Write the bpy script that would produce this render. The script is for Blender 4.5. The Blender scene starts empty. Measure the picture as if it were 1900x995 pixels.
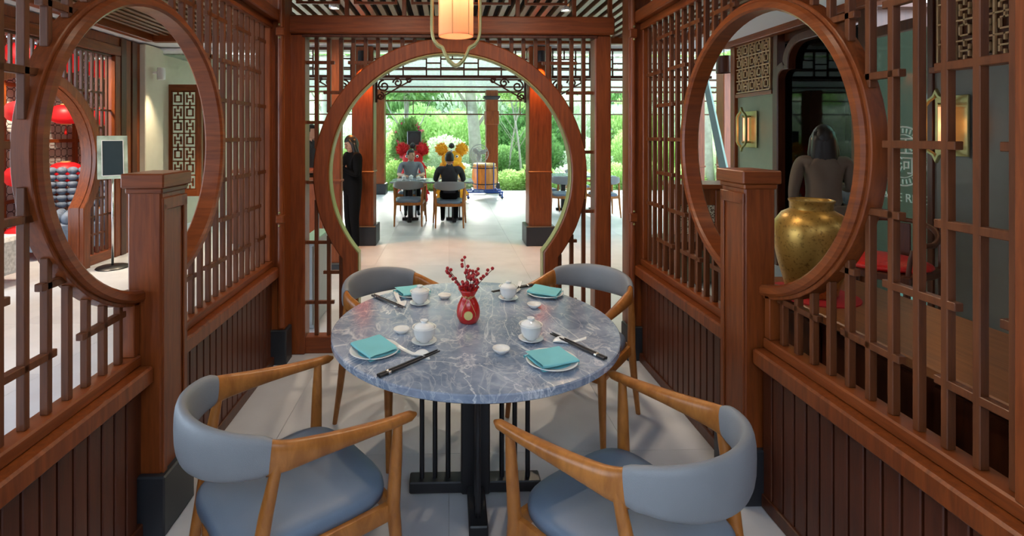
import bpy, bmesh, math, random
from math import sin, cos, pi, radians as R, sqrt, atan2
from mathutils import Vector, Matrix
random.seed(7)
S = bpy.context.scene
COL = S.collection

# ------------------------------------------------------------------ camera
FPX, PPX, HOR, CH, YAW = 930.0, 857.4, 250.0, 1.59, R(1.5)
cam = bpy.data.cameras.new('camera')
cam.sensor_width = 36.0
cam.lens = 36.0 * FPX / 1900.0
cam.shift_x = (950.0 - PPX) / 1900.0
cam.shift_y = (HOR - 497.5) / 1900.0
cam.clip_start = 0.02
camo = bpy.data.objects.new('camera', cam)
COL.objects.link(camo)
camo.location = (0, 0, CH)
camo.rotation_euler = (pi / 2, 0, -YAW)
S.camera = camo

# ------------------------------------------------------------------ world, sun, exposure
W = bpy.data.worlds.new('overcast_sky')
S.world = W
W.use_nodes = True
W.node_tree.nodes['Background'].inputs[0].default_value = (0.68, 0.84, 1.0, 1)
W.node_tree.nodes['Background'].inputs[1].default_value = 5.0
sun = bpy.data.lights.new('sun', 'SUN')
sun.energy = 17.0
sun.angle = R(26)
sun.color = (1.0, 0.95, 0.86)
suno = bpy.data.objects.new('sun', sun)
COL.objects.link(suno)
suno.rotation_euler = (R(-62), 0, R(6))
S.view_settings.view_transform = 'Standard'
S.view_settings.look = 'None'
S.view_settings.exposure = 0.88
S.view_settings.gamma = 1.0
S.view_settings.use_curve_mapping = False
S.cycles.use_denoising = True
S.cycles.max_bounces = 8
S.cycles.sample_clamp_indirect = 6.0

# ------------------------------------------------------------------ picture -> place helpers (camera geometry above)
def at(px, py, zc):
    xc = (px - PPX) / FPX * zc
    return Vector((xc * cos(YAW) + zc * sin(YAW), -xc * sin(YAW) + zc * cos(YAW), CH - (py - HOR) / FPX * zc))
def onz(px, py, z):
    return at(px, py, (CH - z) * FPX / (py - HOR))

# ------------------------------------------------------------------ materials
M = {}
def node_mat(name):
    m = bpy.data.materials.new(name)
    m.use_nodes = True
    nt = m.node_tree
    b = nt.nodes['Principled BSDF']
    M[name] = m
    return m, nt, b
def plain(name, col, rough=0.5, metal=0.0, emit=None, estr=0.0, coat=0.0, var=0.06, vscale=9.0, bump=0.0, bscale=60.0, trans=0.0, spec=0.5):
    m, nt, b = node_mat(name)
    tc = nt.nodes.new('ShaderNodeNewGeometry')
    n = nt.nodes.new('ShaderNodeTexNoise')
    n.inputs['Scale'].default_value = vscale
    n.inputs['Detail'].default_value = 4
    nt.links.new(tc.outputs['Position'], n.inputs['Vector'])
    mx = nt.nodes.new('ShaderNodeMix')
    mx.data_type = 'RGBA'
    mx.inputs[6].default_value = (*[c * (1 - var * 2) for c in col], 1)
    mx.inputs[7].default_value = (*[min(1, c * (1 + var * 2)) for c in col], 1)
    nt.links.new(n.outputs['Fac'], mx.inputs[0])
    nt.links.new(mx.outputs[2], b.inputs['Base Color'])
    b.inputs['Roughness'].default_value = rough
    b.inputs['Metallic'].default_value = metal
    b.inputs['Coat Weight'].default_value = coat
    b.inputs['Specular IOR Level'].default_value = spec
    b.inputs['Transmission Weight'].default_value = trans
    if emit:
        b.inputs['Emission Color'].default_value = (*emit, 1)
        b.inputs['Emission Strength'].default_value = estr
    if bump:
        n2 = nt.nodes.new('ShaderNodeTexNoise')
        n2.inputs['Scale'].default_value = bscale
        nt.links.new(tc.outputs['Position'], n2.inputs['Vector'])
        bp = nt.nodes.new('ShaderNodeBump')
        bp.inputs['Strength'].default_value = bump
        bp.inputs['Distance'].default_value = 0.004
        nt.links.new(n2.outputs['Fac'], bp.inputs['Height'])
        nt.links.new(bp.outputs[0], b.inputs['Normal'])
    return m
def wood(name, c1, c2, rough=0.38, stretch=(28, 28, 2.2), coat=0.08, spec=0.4):
    m, nt, b = node_mat(name)
    g = nt.nodes.new('ShaderNodeNewGeometry')
    mp = nt.nodes.new('ShaderNodeMapping')
    mp.inputs['Scale'].default_value = stretch
    nt.links.new(g.outputs['Position'], mp.inputs[0])
    n = nt.nodes.new('ShaderNodeTexNoise')
    n.inputs['Scale'].default_value = 1.6
    n.inputs['Detail'].default_value = 7
    n.inputs['Roughness'].default_value = 0.62
    n.inputs['Distortion'].default_value = 0.6
    nt.links.new(mp.outputs[0], n.inputs['Vector'])
    r = nt.nodes.new('ShaderNodeValToRGB')
    r.color_ramp.elements[0].position = 0.3
    r.color_ramp.elements[0].color = (*c1, 1)
    r.color_ramp.elements[1].position = 0.72
    r.color_ramp.elements[1].color = (*c2, 1)
    nt.links.new(n.outputs['Fac'], r.inputs[0])
    nt.links.new(r.outputs[0], b.inputs['Base Color'])
    b.inputs['Roughness'].default_value = rough
    b.inputs['Coat Weight'].default_value = coat
    b.inputs['Coat Roughness'].default_value = 0.25
    b.inputs['Specular IOR Level'].default_value = spec
    bp = nt.nodes.new('ShaderNodeBump')
    bp.inputs['Strength'].default_value = 0.08
    bp.inputs['Distance'].default_value = 0.002
    nt.links.new(n.outputs['Fac'], bp.inputs['Height'])
    nt.links.new(bp.outputs[0], b.inputs['Normal'])
    return m

wood('wood', (0.125, 0.025, 0.0045), (0.265, 0.064, 0.0125))
wood('wood_h', (0.125, 0.025, 0.0045), (0.265, 0.064, 0.0125), stretch=(2.2, 2.2, 28))
wood('wood_bar', (0.080, 0.023, 0.007), (0.165, 0.050, 0.016), coat=0.05, spec=0.35)
wood('wood_dark', (0.050, 0.012, 0.004), (0.105, 0.028, 0.009))
wood('wood_board', (0.056, 0.012, 0.0045), (0.108, 0.026, 0.009), rough=0.40)
wood('wood_grey', (0.12, 0.06, 0.03), (0.22, 0.12, 0.06), stretch=(28, 2.2, 28), rough=0.35)
wood('teak', (0.27, 0.092, 0.016), (0.48, 0.185, 0.040), rough=0.32, stretch=(16, 16, 5))
wood('counter_wood', (0.16, 0.055, 0.018), (0.30, 0.115, 0.04), rough=0.3, stretch=(26, 2, 26))
wood('drum_wood', (0.45, 0.16, 0.03), (0.70, 0.28, 0.06), stretch=(20, 20, 2))
plain('leather', (0.135, 0.19, 0.27), 0.42, bump=0.12, bscale=420, var=0.05)
plain('leather_back', (0.22, 0.235, 0.255), 0.5, bump=0.18, bscale=420, var=0.05)
plain('black', (0.012, 0.013, 0.016), 0.35)
plain('black_base', (0.018, 0.022, 0.028), 0.4)
plain('porcelain', (0.80, 0.82, 0.80), 0.12, var=0.01, coat=0.3)
plain('napkin', (0.21, 0.60, 0.66), 0.85, bump=0.3, bscale=900, var=0.04)
plain('red_glaze', (0.52, 0.012, 0.010), 0.25, coat=0.3, var=0.08)
plain('berry', (0.38, 0.008, 0.014), 0.3)
plain('twig', (0.07, 0.03, 0.02), 0.7)
plain('gold_cord', (0.70, 0.48, 0.20), 0.5)
plain('gold_disc', (0.72, 0.66, 0.26), 0.35, metal=0.3)
plain('silver', (0.75, 0.75, 0.75), 0.2, metal=1.0)
plain('brass', (0.33, 0.31, 0.13), 0.35, metal=0.55, var=0.15)
plain('white_ceiling', (0.78, 0.78, 0.80), 0.9, var=0.01)
plain('cream', (0.66, 0.62, 0.50), 0.85, var=0.03, bump=0.1)
plain('sage', (0.20, 0.235, 0.15), 0.6, var=0.05)
plain('grey_panel', (0.13, 0.125, 0.105), 0.4, var=0.05)
plain('joint_grey', (0.36, 0.36, 0.36), 0.9)
plain('plenum', (0.02, 0.018, 0.016), 0.9)
# translucent corrugated roof sheet: daylight soaks through it
m, nt, b = node_mat('pav_ceiling')
b.inputs['Base Color'].default_value = (0.30, 0.38, 0.28, 1); b.inputs['Roughness'].default_value = 0.5
tr = nt.nodes.new('ShaderNodeBsdfTranslucent'); tr.inputs[0].default_value = (0.70, 0.78, 0.70, 1)
ms = nt.nodes.new('ShaderNodeMixShader'); ms.inputs[0].default_value = 0.10
nt.links.new(b.outputs[0], ms.inputs[1]); nt.links.new(tr.outputs[0], ms.inputs[2]); nt.links.new(ms.outputs[0], nt.nodes['Material Output'].inputs[0])
plain('red_lantern', (0.62, 0.012, 0.018), 0.45, emit=(0.8, 0.01, 0.015), estr=0.18)
plain('dark_cloth', (0.006, 0.006, 0.007), 0.95, spec=0.1)
plain('navy_cloth', (0.018, 0.020, 0.03), 0.8, var=0.3, vscale=14)
plain('grey_cloth', (0.20, 0.22, 0.25), 0.85)
plain('beige_cloth', (0.15, 0.115, 0.085), 0.85)
plain('skin', (0.52, 0.29, 0.19), 0.5, var=0.02)
plain('hair', (0.010, 0.008, 0.007), 0.45)
plain('blue_paint', (0.02, 0.08, 0.38), 0.4)
plain('teal_paint', (0.18, 0.27, 0.26), 0.5)
plain('grey_box', (0.28, 0.31, 0.32), 0.5)
plain('green_top', (0.18, 0.36, 0.24), 0.3)
plain('lion_red', (0.55, 0.008, 0.012), 0.8)
plain('lion_yellow', (0.85, 0.38, 0.01), 0.8)
plain('white_fur', (0.8, 0.8, 0.78), 0.8)
plain('bark', (0.30, 0.30, 0.24), 0.9, var=0.25, vscale=5, bump=0.6, bscale=12)
plain('soil', (0.16, 0.22, 0.08), 0.95, var=0.3, vscale=2)
plain('red_cushion', (0.60, 0.015, 0.012), 0.35, var=0.25, vscale=50, bump=0.3, bscale=80)
plain('red_cloth', (0.42, 0.012, 0.02), 0.6)
plain('rug_white', (0.62, 0.66, 0.70), 0.8, var=0.35, vscale=30)
plain('armchair_blue', (0.19, 0.26, 0.37), 0.6, var=0.25, vscale=30)
plain('fret_gold', (0.55, 0.36, 0.18), 0.45, var=0.1)
plain('screen_white', (0.62, 0.63, 0.62), 0.8, var=0.02)
plain('sign_dark', (0.03, 0.05, 0.06), 0.2)
plain('sign_face_reflection', (0.40, 0.50, 0.42), 0.12, var=0.5, vscale=7)  # bright mottled green imitates reflected greens in the board's own colour
plain('blossom', (0.75, 0.12, 0.2), 0.7)
plain('etch', (0.60, 0.66, 0.64), 0.5)
# pierced cream panel: dark dots on cream
m, nt, b = node_mat('pierced')
g = nt.nodes.new('ShaderNodeNewGeometry'); vo = nt.nodes.new('ShaderNodeTexVoronoi'); vo.inputs['Scale'].default_value = 55
nt.links.new(g.outputs['Position'], vo.inputs['Vector'])
r1 = nt.nodes.new('ShaderNodeValToRGB'); r1.color_ramp.elements[0].position = 0.38; r1.color_ramp.elements[0].color = (0.10, 0.06, 0.03, 1)
r1.color_ramp.elements[1].position = 0.5; r1.color_ramp.elements[1].color = (0.55, 0.50, 0.36, 1)
nt.links.new(vo.outputs['Distance'], r1.inputs[0]); nt.links.new(r1.outputs[0], b.inputs['Base Color'])
plain('bulb', (1, 0.9, 0.7), 0.5, emit=(1.0, 0.80, 0.55), estr=14)
plain('down_bulb', (1, 0.9, 0.8), 0.5, emit=(1.0, 0.88, 0.70), estr=8)
plain('sconce_glow', (1, 0.75, 0.5), 0.5, emit=(1.0, 0.34, 0.15), estr=0.55)
# lantern shade: paper lit from within by the bulb
m, nt, b = node_mat('shade_paper')
b.inputs['Base Color'].default_value = (0.72, 0.50, 0.34, 1)
b.inputs['Roughness'].default_value = 0.9
b.inputs['Subsurface Weight'].default_value = 0.0
tr = nt.nodes.new('ShaderNodeBsdfTranslucent')
tr.inputs[0].default_value = (0.90, 0.62, 0.48, 1)
ms = nt.nodes.new('ShaderNodeMixShader')
g = nt.nodes.new('ShaderNodeNewGeometry')
mp = nt.nodes.new('ShaderNodeMapping'); mp.inputs['Scale'].default_value = (160, 160, 6)
nz = nt.nodes.new('ShaderNodeTexNoise'); nz.inputs['Scale'].default_value = 1
nt.links.new(g.outputs['Position'], mp.inputs[0]); nt.links.new(mp.outputs[0], nz.inputs['Vector'])
mr = nt.nodes.new('ShaderNodeMapRange'); mr.inputs[3].default_value = 0.5; mr.inputs[4].default_value = 0.85
nt.links.new(nz.outputs['Fac'], mr.inputs[0]); nt.links.new(mr.outputs[0], ms.inputs[0])
nt.links.new(b.outputs[0], ms.inputs[1]); nt.links.new(tr.outputs[0], ms.inputs[2])
nt.links.new(ms.outputs[0], nt.nodes['Material Output'].inputs[0])
# marble
m, nt, b = node_mat('marble')
g = nt.nodes.new('ShaderNodeNewGeometry')
n1 = nt.nodes.new('ShaderNodeTexNoise'); n1.inputs['Scale'].default_value = 5; n1.inputs['Detail'].default_value = 8; n1.inputs['Roughness'].default_value = 0.65
nt.links.new(g.outputs['Position'], n1.inputs['Vector'])
r1 = nt.nodes.new('ShaderNodeValToRGB')
r1.color_ramp.elements[0].position = 0.36; r1.color_ramp.elements[0].color = (0.15, 0.20, 0.285, 1)
r1.color_ramp.elements[1].position = 0.72; r1.color_ramp.elements[1].color = (0.43, 0.50, 0.61, 1)
nt.links.new(n1.outputs['Fac'], r1.inputs[0])
def vein(scale, dist, lo, hi, seed):
    mp = nt.nodes.new('ShaderNodeMapping'); mp.inputs['Location'].default_value = (seed, seed * 0.7, 0); mp.inputs['Rotation'].default_value = (0, 0, seed)
    mp.inputs['Scale'].default_value = (1, 0.55, 1)
    nt.links.new(g.outputs['Position'], mp.inputs[0])
    nn = nt.nodes.new('ShaderNodeTexNoise'); nn.inputs['Scale'].default_value = scale; nn.inputs['Detail'].default_value = 6; nn.inputs['Distortion'].default_value = dist
    nt.links.new(mp.outputs[0], nn.inputs['Vector'])
    s1 = nt.nodes.new('ShaderNodeMath'); s1.operation = 'SUBTRACT'; s1.inputs[1].default_value = 0.5
    a1 = nt.nodes.new('ShaderNodeMath'); a1.operation = 'ABSOLUTE'
    rr = nt.nodes.new('ShaderNodeMapRange'); rr.inputs[1].default_value = lo; rr.inputs[2].default_value = hi; rr.inputs[3].default_value = 1; rr.inputs[4].default_value = 0
    nt.links.new(nn.outputs['Fac'], s1.inputs[0]); nt.links.new(s1.outputs[0], a1.inputs[0]); nt.links.new(a1.outputs[0], rr.inputs[0])
    return rr
v1 = vein(2.6, 1.6, 0.0, 0.011, 1.3); v2 = vein(6.5, 2.2, 0.0, 0.020, 4.1); v3 = vein(9.0, 1.0, 0.0, 0.03, 7.7)
mxa = nt.nodes.new('ShaderNodeMath'); mxa.operation = 'MAXIMUM'
sc2 = nt.nodes.new('ShaderNodeMath'); sc2.operation = 'MULTIPLY'; sc2.inputs[1].default_value = 0.5
nt.links.new(v2.outputs[0], sc2.inputs[0])
nt.links.new(v1.outputs[0], mxa.inputs[0]); nt.links.new(sc2.outputs[0], mxa.inputs[1])
sc3 = nt.nodes.new('ShaderNodeMath'); sc3.operation = 'MULTIPLY'; sc3.inputs[1].default_value = 0.3
nt.links.new(v3.outputs[0], sc3.inputs[0])
mxb = nt.nodes.new('ShaderNodeMath'); mxb.operation = 'MAXIMUM'
nt.links.new(mxa.outputs[0], mxb.inputs[0]); nt.links.new(sc3.outputs[0], mxb.inputs[1])
sc4 = nt.nodes.new('ShaderNodeMath'); sc4.operation = 'MULTIPLY'; sc4.inputs[1].default_value = 0.78
nt.links.new(mxb.outputs[0], sc4.inputs[0])
mm = nt.nodes.new('ShaderNodeMix'); mm.data_type = 'RGBA'
nt.links.new(sc4.outputs[0], mm.inputs[0]); nt.links.new(r1.outputs[0], mm.inputs[6]); mm.inputs[7].default_value = (0.74, 0.77, 0.80, 1)
nt.links.new(mm.outputs[2], b.inputs['Base Color'])
b.inputs['Roughness'].default_value = 0.16
# stone floor tile
m, nt, b = node_mat('stone_tile')
g = nt.nodes.new('ShaderNodeNewGeometry')
oi = nt.nodes.new('ShaderNodeObjectInfo')
n1 = nt.nodes.new('ShaderNodeTexNoise'); n1.inputs['Scale'].default_value = 3.5; n1.inputs['Detail'].default_value = 8
nt.links.new(g.outputs['Position'], n1.inputs['Vector'])
ad = nt.nodes.new('ShaderNodeMath'); ad.operation = 'MULTIPLY_ADD'; ad.inputs[1].default_value = 0.35
nt.links.new(oi.outputs['Random'], ad.inputs[0]); nt.links.new(n1.outputs['Fac'], ad.inputs[2])
r1 = nt.nodes.new('ShaderNodeValToRGB')
r1.color_ramp.elements[0].position = 0.2; r1.color_ramp.elements[0].color = (0.45, 0.465, 0.50, 1)
r1.color_ramp.elements[1].position = 1.0; r1.color_ramp.elements[1].color = (0.62, 0.635, 0.67, 1)
nt.links.new(ad.outputs[0], r1.inputs[0]); nt.links.new(r1.outputs[0], b.inputs['Base Color'])
b.inputs['Roughness'].default_value = 0.42
# gold vase, mottled
m, nt, b = node_mat('gold_vase')
g = nt.nodes.new('ShaderNodeNewGeometry')
n1 = nt.nodes.new('ShaderNodeTexNoise'); n1.inputs['Scale'].default_value = 70; n1.inputs['Detail'].default_value = 8
nt.links.new(g.outputs['Position'], n1.inputs['Vector'])
r1 = nt.nodes.new('ShaderNodeValToRGB')
r1.color_ramp.elements[0].position = 0.30; r1.color_ramp.elements[0].color = (0.22, 0.12, 0.025, 1)
r1.color_ramp.elements[1].position = 0.46; r1.color_ramp.elements[1].color = (0.46, 0.27, 0.06, 1)
nt.links.new(n1.outputs['Fac'], r1.inputs[0]); nt.links.new(r1.outputs[0], b.inputs['Base Color'])
b.inputs['Metallic'].default_value = 0.65; b.inputs['Roughness'].default_value = 0.36
# foliage
def leafmat(name, c1, c2):
    m, nt, b = node_mat(name)
    oi = nt.nodes.new('ShaderNodeObjectInfo'); g = nt.nodes.new('ShaderNodeNewGeometry')
    n = nt.nodes.new('ShaderNodeTexNoise'); n.inputs['Scale'].default_value = 2.2; n.inputs['Detail'].default_value = 3
    nt.links.new(g.outputs['Position'], n.inputs['Vector'])
    ad = nt.nodes.new('ShaderNodeMath'); ad.operation = 'MULTIPLY_ADD'; ad.inputs[1].default_value = 0.5
    nt.links.new(oi.outputs['Random'], ad.inputs[0]); nt.links.new(n.outputs['Fac'], ad.inputs[2])
    r = nt.nodes.new('ShaderNodeValToRGB')
    r.color_ramp.elements[0].position = 0.35; r.color_ramp.elements[0].color = (*c1, 1)
    r.color_ramp.elements[1].position = 1.0; r.color_ramp.elements[1].color = (*c2, 1)
    nt.links.new(ad.outputs[0], r.inputs[0]); nt.links.new(r.outputs[0], b.inputs['Base Color'])
    b.inputs['Roughness'].default_value = 0.5
    tr = nt.nodes.new('ShaderNodeBsdfTranslucent'); nt.links.new(r.outputs[0], tr.inputs[0])
    ms = nt.nodes.new('ShaderNodeMixShader'); ms.inputs[0].default_value = 0.45
    nt.links.new(b.outputs[0], ms.inputs[1]); nt.links.new(tr.outputs[0], ms.inputs[2])
    nt.links.new(ms.outputs[0], nt.nodes['Material Output'].inputs[0])
leafmat('leaf', (0.20, 0.38, 0.08), (0.52, 0.70, 0.28))
leafmat('leaf_dark', (0.08, 0.20, 0.05), (0.24, 0.42, 0.14))
leafmat('leaf_pale', (0.42, 0.54, 0.34), (0.76, 0.82, 0.64))
# clear glass with a light film
def glassmat(name, tint, fac):
    m, nt, b = node_mat(name)
    t = nt.nodes.new('ShaderNodeBsdfTransparent'); t.inputs[0].default_value = (*tint, 1)
    gl = nt.nodes.new('ShaderNodeBsdfGlossy'); gl.inputs['Roughness'].default_value = 0.03
    ms = nt.nodes.new('ShaderNodeMixShader'); ms.inputs[0].default_value = fac
    nt.links.new(t.outputs[0], ms.inputs[1]); nt.links.new(gl.outputs[0], ms.inputs[2])
    nt.links.new(ms.outputs[0], nt.nodes['Material Output'].inputs[0])
glassmat('glass', (0.93, 0.97, 0.95), 0.06)
glassmat('dark_glass', (0.08, 0.09, 0.085), 0.022)
glassmat('tinted_glass', (0.35, 0.48, 0.40), 0.02)

# ------------------------------------------------------------------ mesh helpers
class MB:
    def __init__(s): s.v = []; s.f = []; s.m = []; s.cur = 0
    def add(s, vs, fs):
        o = len(s.v); s.v += [tuple(v) for v in vs]
        for f in fs: s.f.append([i + o for i in f]); s.m.append(s.cur)
        return s
    def box(s, c, d, rot=None):
        x, y, z = d[0] / 2, d[1] / 2, d[2] / 2
        vs = [Vector((a * x, b * y, e * z)) for a in (-1, 1) for b in (-1, 1) for e in (-1, 1)]
        if rot: vs = [rot @ v for v in vs]
        c = Vector(c)
        return s.add([v + c for v in vs], [(0, 1, 3, 2), (4, 6, 7, 5), (0, 4, 5, 1), (2, 3, 7, 6), (0, 2, 6, 4), (1, 5, 7, 3)])
    def lathe(s, prof, n=32, c=(0, 0, 0), rot=None):
        vs = []; fs = []; k = len(prof); c = Vector(c)
        for i in range(n):
            a = 2 * pi * i / n
            for r, z in prof:
                v = Vector((r * cos(a), r * sin(a), z))
                if rot: v = rot @ v
                vs.append(v + c)
        for i in range(n):
            j = (i + 1) % n
            for q in range(k - 1):
                fs.append((i * k + q, j * k + q, j * k + q + 1, i * k + q + 1))
        return s.add(vs, fs)
    def tube(s, pts, rad, n=10, closed=False, flat=None):
        pts = [Vector(p) for p in pts]; k = len(pts)
        rs = rad if isinstance(rad, (list, tuple)) else [rad] * k
        vs = []; fs = []
        up = None
        for i, p in enumerate(pts):
            if closed: t = pts[(i + 1) % k] - pts[i - 1]
            else: t = pts[min(i + 1, k - 1)] - pts[max(i - 1, 0)]
            t.normalize()
            if up is None:
                up = Vector((0, 0, 1)) if abs(t.z) < 0.9 else Vector((0, 1, 0))
            up = (up - t * up.dot(t)).normalized()
            sd = t.cross(up)
            r = rs[i]
            a_, b_ = (r, r) if not isinstance(r, tuple) else r
            for j in range(n):
                a = 2 * pi * j / n
                vs.append(p + sd * (cos(a) * a_) + up * (sin(a) * b_))
        kk = k if closed else k - 1
        for i in range(kk):
            i2 = (i + 1) % k
            for j in range(n):
                j2 = (j + 1) % n
                fs.append((i * n + j, i * n + j2, i2 * n + j2, i2 * n + j))
        if not closed:
            fs.append(tuple(range(n - 1, -1, -1))); fs.append(tuple((k - 1) * n + j for j in range(n)))
        return s.add(vs, fs)
    def ball(s, c, r, n=12, m=8, rot=None):
        r = r if isinstance(r, (list, tuple)) else (r, r, r)
        vs = [(0, 0, r[2])]; c = Vector(c)
        for i in range(1, m):
            a = pi * i / m
            for j in range(n):
                b = 2 * pi * j / n
                vs.append((r[0] * sin(a) * cos(b), r[1] * sin(a) * sin(b), r[2] * cos(a)))
        vs.append((0, 0, -r[2])); fs = []
        for j in range(n): fs.append((0, 1 + j, 1 + (j + 1) % n))
        for i in range(m - 2):
            for j in range(n):
                a = 1 + i * n + j; b = 1 + i * n + (j + 1) % n
                fs.append((a, a + n, b + n, b))
        e = len(vs) - 1; o = 1 + (m - 2) * n
        for j in range(n): fs.append((e, o + (j + 1) % n, o + j))
        vs = [Vector(v) for v in vs]
        if rot: vs = [rot @ v for v in vs]
        return s.add([v + c for v in vs], fs)
    def prism(s, poly, h, mp):
        n = len(poly)
        vs = [mp(u, v, -h / 2) for u, v in poly] + [mp(u, v, h / 2) for u, v in poly]
        fs = [tuple(range(n)), tuple(range(2 * n - 1, n - 1, -1))] + [(i, i + n, (i + 1) % n + n, (i + 1) % n) for i in range(n)]
        return s.add(vs, fs)
    def ribbon(s, pts, w, d, mp, closed=False, ch=0.006):
        k = len(pts); vs = []; fs = []
        sec = [(-w / 2 + ch, -d / 2), (w / 2 - ch, -d / 2), (w / 2, -d / 2 + ch), (w / 2, d / 2 - ch),
               (w / 2 - ch, d / 2), (-w / 2 + ch, d / 2), (-w / 2, d / 2 - ch), (-w / 2, -d / 2 + ch)]
        n = 8
        for i in range(k):
            p = Vector(pts[i])
            a = Vector(pts[i - 1]) if (closed or i > 0) else None
            b_ = Vector(pts[(i + 1) % k]) if (closed or i < k - 1) else None
            d1 = (p - a).normalized() if a is not None else None
            d2 = (b_ - p).normalized() if b_ is not None else None
            if d1 is None: d1 = d2
            if d2 is None: d2 = d1
            n1 = Vector((-d1.y, d1.x)); n2 = Vector((-d2.y, d2.x))
            nn = (n1 + n2)
            nn = nn / max(0.3, nn.dot(n1)) if nn.length > 1e-6 else n1
            for o, e in sec:
                q = p + nn * o
                vs.append(mp(q.x, q.y, e))
        kk = k if closed else k - 1
        for i in range(kk):
            i2 = (i + 1) % k
            for j in range(n):
                j2 = (j + 1) % n
                fs.append((i * n + j, i2 * n + j, i2 * n + j2, i * n + j2))
        if not closed:
            fs.append(tuple(range(n))); fs.append(tuple((k - 1) * n + j for j in range(n - 1, -1, -1)))
        return s.add(vs, fs)
    def mesh(s, name, mats, smooth=False, angle=None, bevel=0):
        me = bpy.data.meshes.new(name)
        me.from_pydata(s.v, [], s.f)
        mats = mats if isinstance(mats, (list, tuple)) else [mats]
        for x in mats: me.materials.append(M[x])
        if len(mats) > 1: me.polygons.foreach_set('material_index', s.m)
        bm = bmesh.new(); bm.from_mesh(me)
        bmesh.ops.recalc_face_normals(bm, faces=bm.faces)
        if bevel: bmesh.ops.bevel(bm, geom=bm.edges[:], offset=bevel, segments=1, affect='EDGES')
        bm.to_mesh(me); bm.free()
        if smooth:
            me.polygons.foreach_set('use_smooth', [True] * len(me.polygons))
            if angle:
                me.set_sharp_from_angle(angle=R(angle))
        return me
    def build(s, name, mats, parent=None, smooth=False, angle=None, bevel=0, loc=None, rotz=None):
        return link(name, s.mesh(name, mats, smooth, angle, bevel), parent, loc, rotz)
def link(name, me, parent=None, loc=None, rotz=None):
    o = bpy.data.objects.new(name, me); COL.objects.link(o)
    if parent is not None: o.parent = parent
    if loc is not None: o.location = loc
    if rotz is not None: o.rotation_euler = (0, 0, rotz)
    return o
def tag(o, label, cat=None, group=None, kind=None):
    o['label'] = label
    if cat: o['category'] = cat
    if group: o['group'] = group
    if kind: o['kind'] = kind
    return o
def thing(name, label, cat, loc=(0, 0, 0), rotz=0.0, group=None, kind=None):
    o = bpy.data.objects.new(name, None); COL.objects.link(o)
    o.location = loc; o.rotation_euler = (0, 0, rotz); o.empty_display_size = 0.1
    return tag(o, label, cat, group, kind)
def dup(root, loc=None, rotz=None, label=None, group=None):
    r = root.copy(); COL.objects.link(r)
    if loc is not None: r.location = loc
    if rotz is not None: r.rotation_euler = (0, 0, rotz)
    if label: r['label'] = label
    if group: r['group'] = group
    for ch in list(root.children):
        c = ch.copy(); COL.objects.link(c); c.parent = r
        for gch in list(ch.children):
            d = gch.copy(); COL.objects.link(d); d.parent = c
    return r
_bc = {}
def piece(name, c, d, mat, parent=None, bevel=0.003, rot=None):
    """one box-shaped timber (bar, rail, board, tile): mesh shared between equal sizes"""
    key = (round(d[0], 3), round(d[1], 3), round(d[2], 3), mat, bevel)
    if key not in _bc: _bc[key] = MB().box((0, 0, 0), key[:3]).mesh(name, mat, bevel=bevel)
    o = link(name, _bc[key], parent, c)
    if rot: o.rotation_euler = rot
    return o
def light(name, kind, loc, energy, color, parent=None, **kw):
    l = bpy.data.lights.new(name, kind); l.energy = energy; l.color = color
    for k, v in kw.items(): setattr(l, k, v)
    o = bpy.data.objects.new(name, l); COL.objects.link(o); o.location = loc
    if parent: o.parent = parent
    return o
def fret_segs(nu, nv):
    """interlocking T and box fret on a unit grid: a list of (u0,v0,u1,v1)"""
    sg = []
    for i in range(nu):
        for j in range(nv):
            o = (i * 4, j * 4)
            if (i + j) % 2 == 0: L_ = [(0, 0, 4, 0), (0, 0, 0, 4), (1, 1, 3, 1), (1, 1, 1, 3), (3, 1, 3, 3), (1, 3, 3, 3), (2, 3, 2, 4)]
            else: L_ = [(0, 0, 4, 0), (0, 0, 0, 4), (1, 1, 1, 3), (3, 1, 3, 3), (1, 2, 3, 2), (2, 0, 2, 1), (2, 3, 2, 4)]
            sg += [(a + o[0], b + o[1], c + o[0], d + o[1]) for a, b, c, d in L_]
    sg += [(0, nv * 4, nu * 4, nv * 4), (nu * 4, 0, nu * 4, nv * 4)]
    return sg
def fret(name, parent, mat, u0, u1, v0, v1, nu, nv, mp, w=0.014, d=0.02):
    mb = MB(); su = (u1 - u0) / (nu * 4); sv = (v1 - v0) / (nv * 4)
    for a, b_, c, e in fret_segs(nu, nv):
        p, q = (u0 + a * su, v0 + b_ * sv), (u0 + c * su, v0 + e * sv)
        lo = (min(p[0], q[0]) - w / 2, min(p[1], q[1]) - w / 2); hi = (max(p[0], q[0]) + w / 2, max(p[1], q[1]) + w / 2)
        mb.prism([lo, (hi[0], lo[1]), hi, (lo[0], hi[1])], d, mp)
    return mb.build(name, mat, parent)

# ================================================================== SETTING
# ---- floor of stone slabs
flo = thing('floor', 'pale grey-beige stone slab floor', 'floor', kind='structure')
piece('screed', (0.4, 5.6, -0.045), (17.2, 17.6, 0.05), 'joint_grey', flo, 0)
TS = 0.9
for i in range(19):
    for j in range(19):
        x = -8.1 + (i + 0.5) * TS; y = -2.9 + (j + 0.5) * TS
        if x < -7.2 or x > 8.2: continue
        piece('tile', (x, y, -0.01), (TS - 0.0025, TS - 0.0025, 0.02), 'stone_tile', flo, 0.0)

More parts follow.
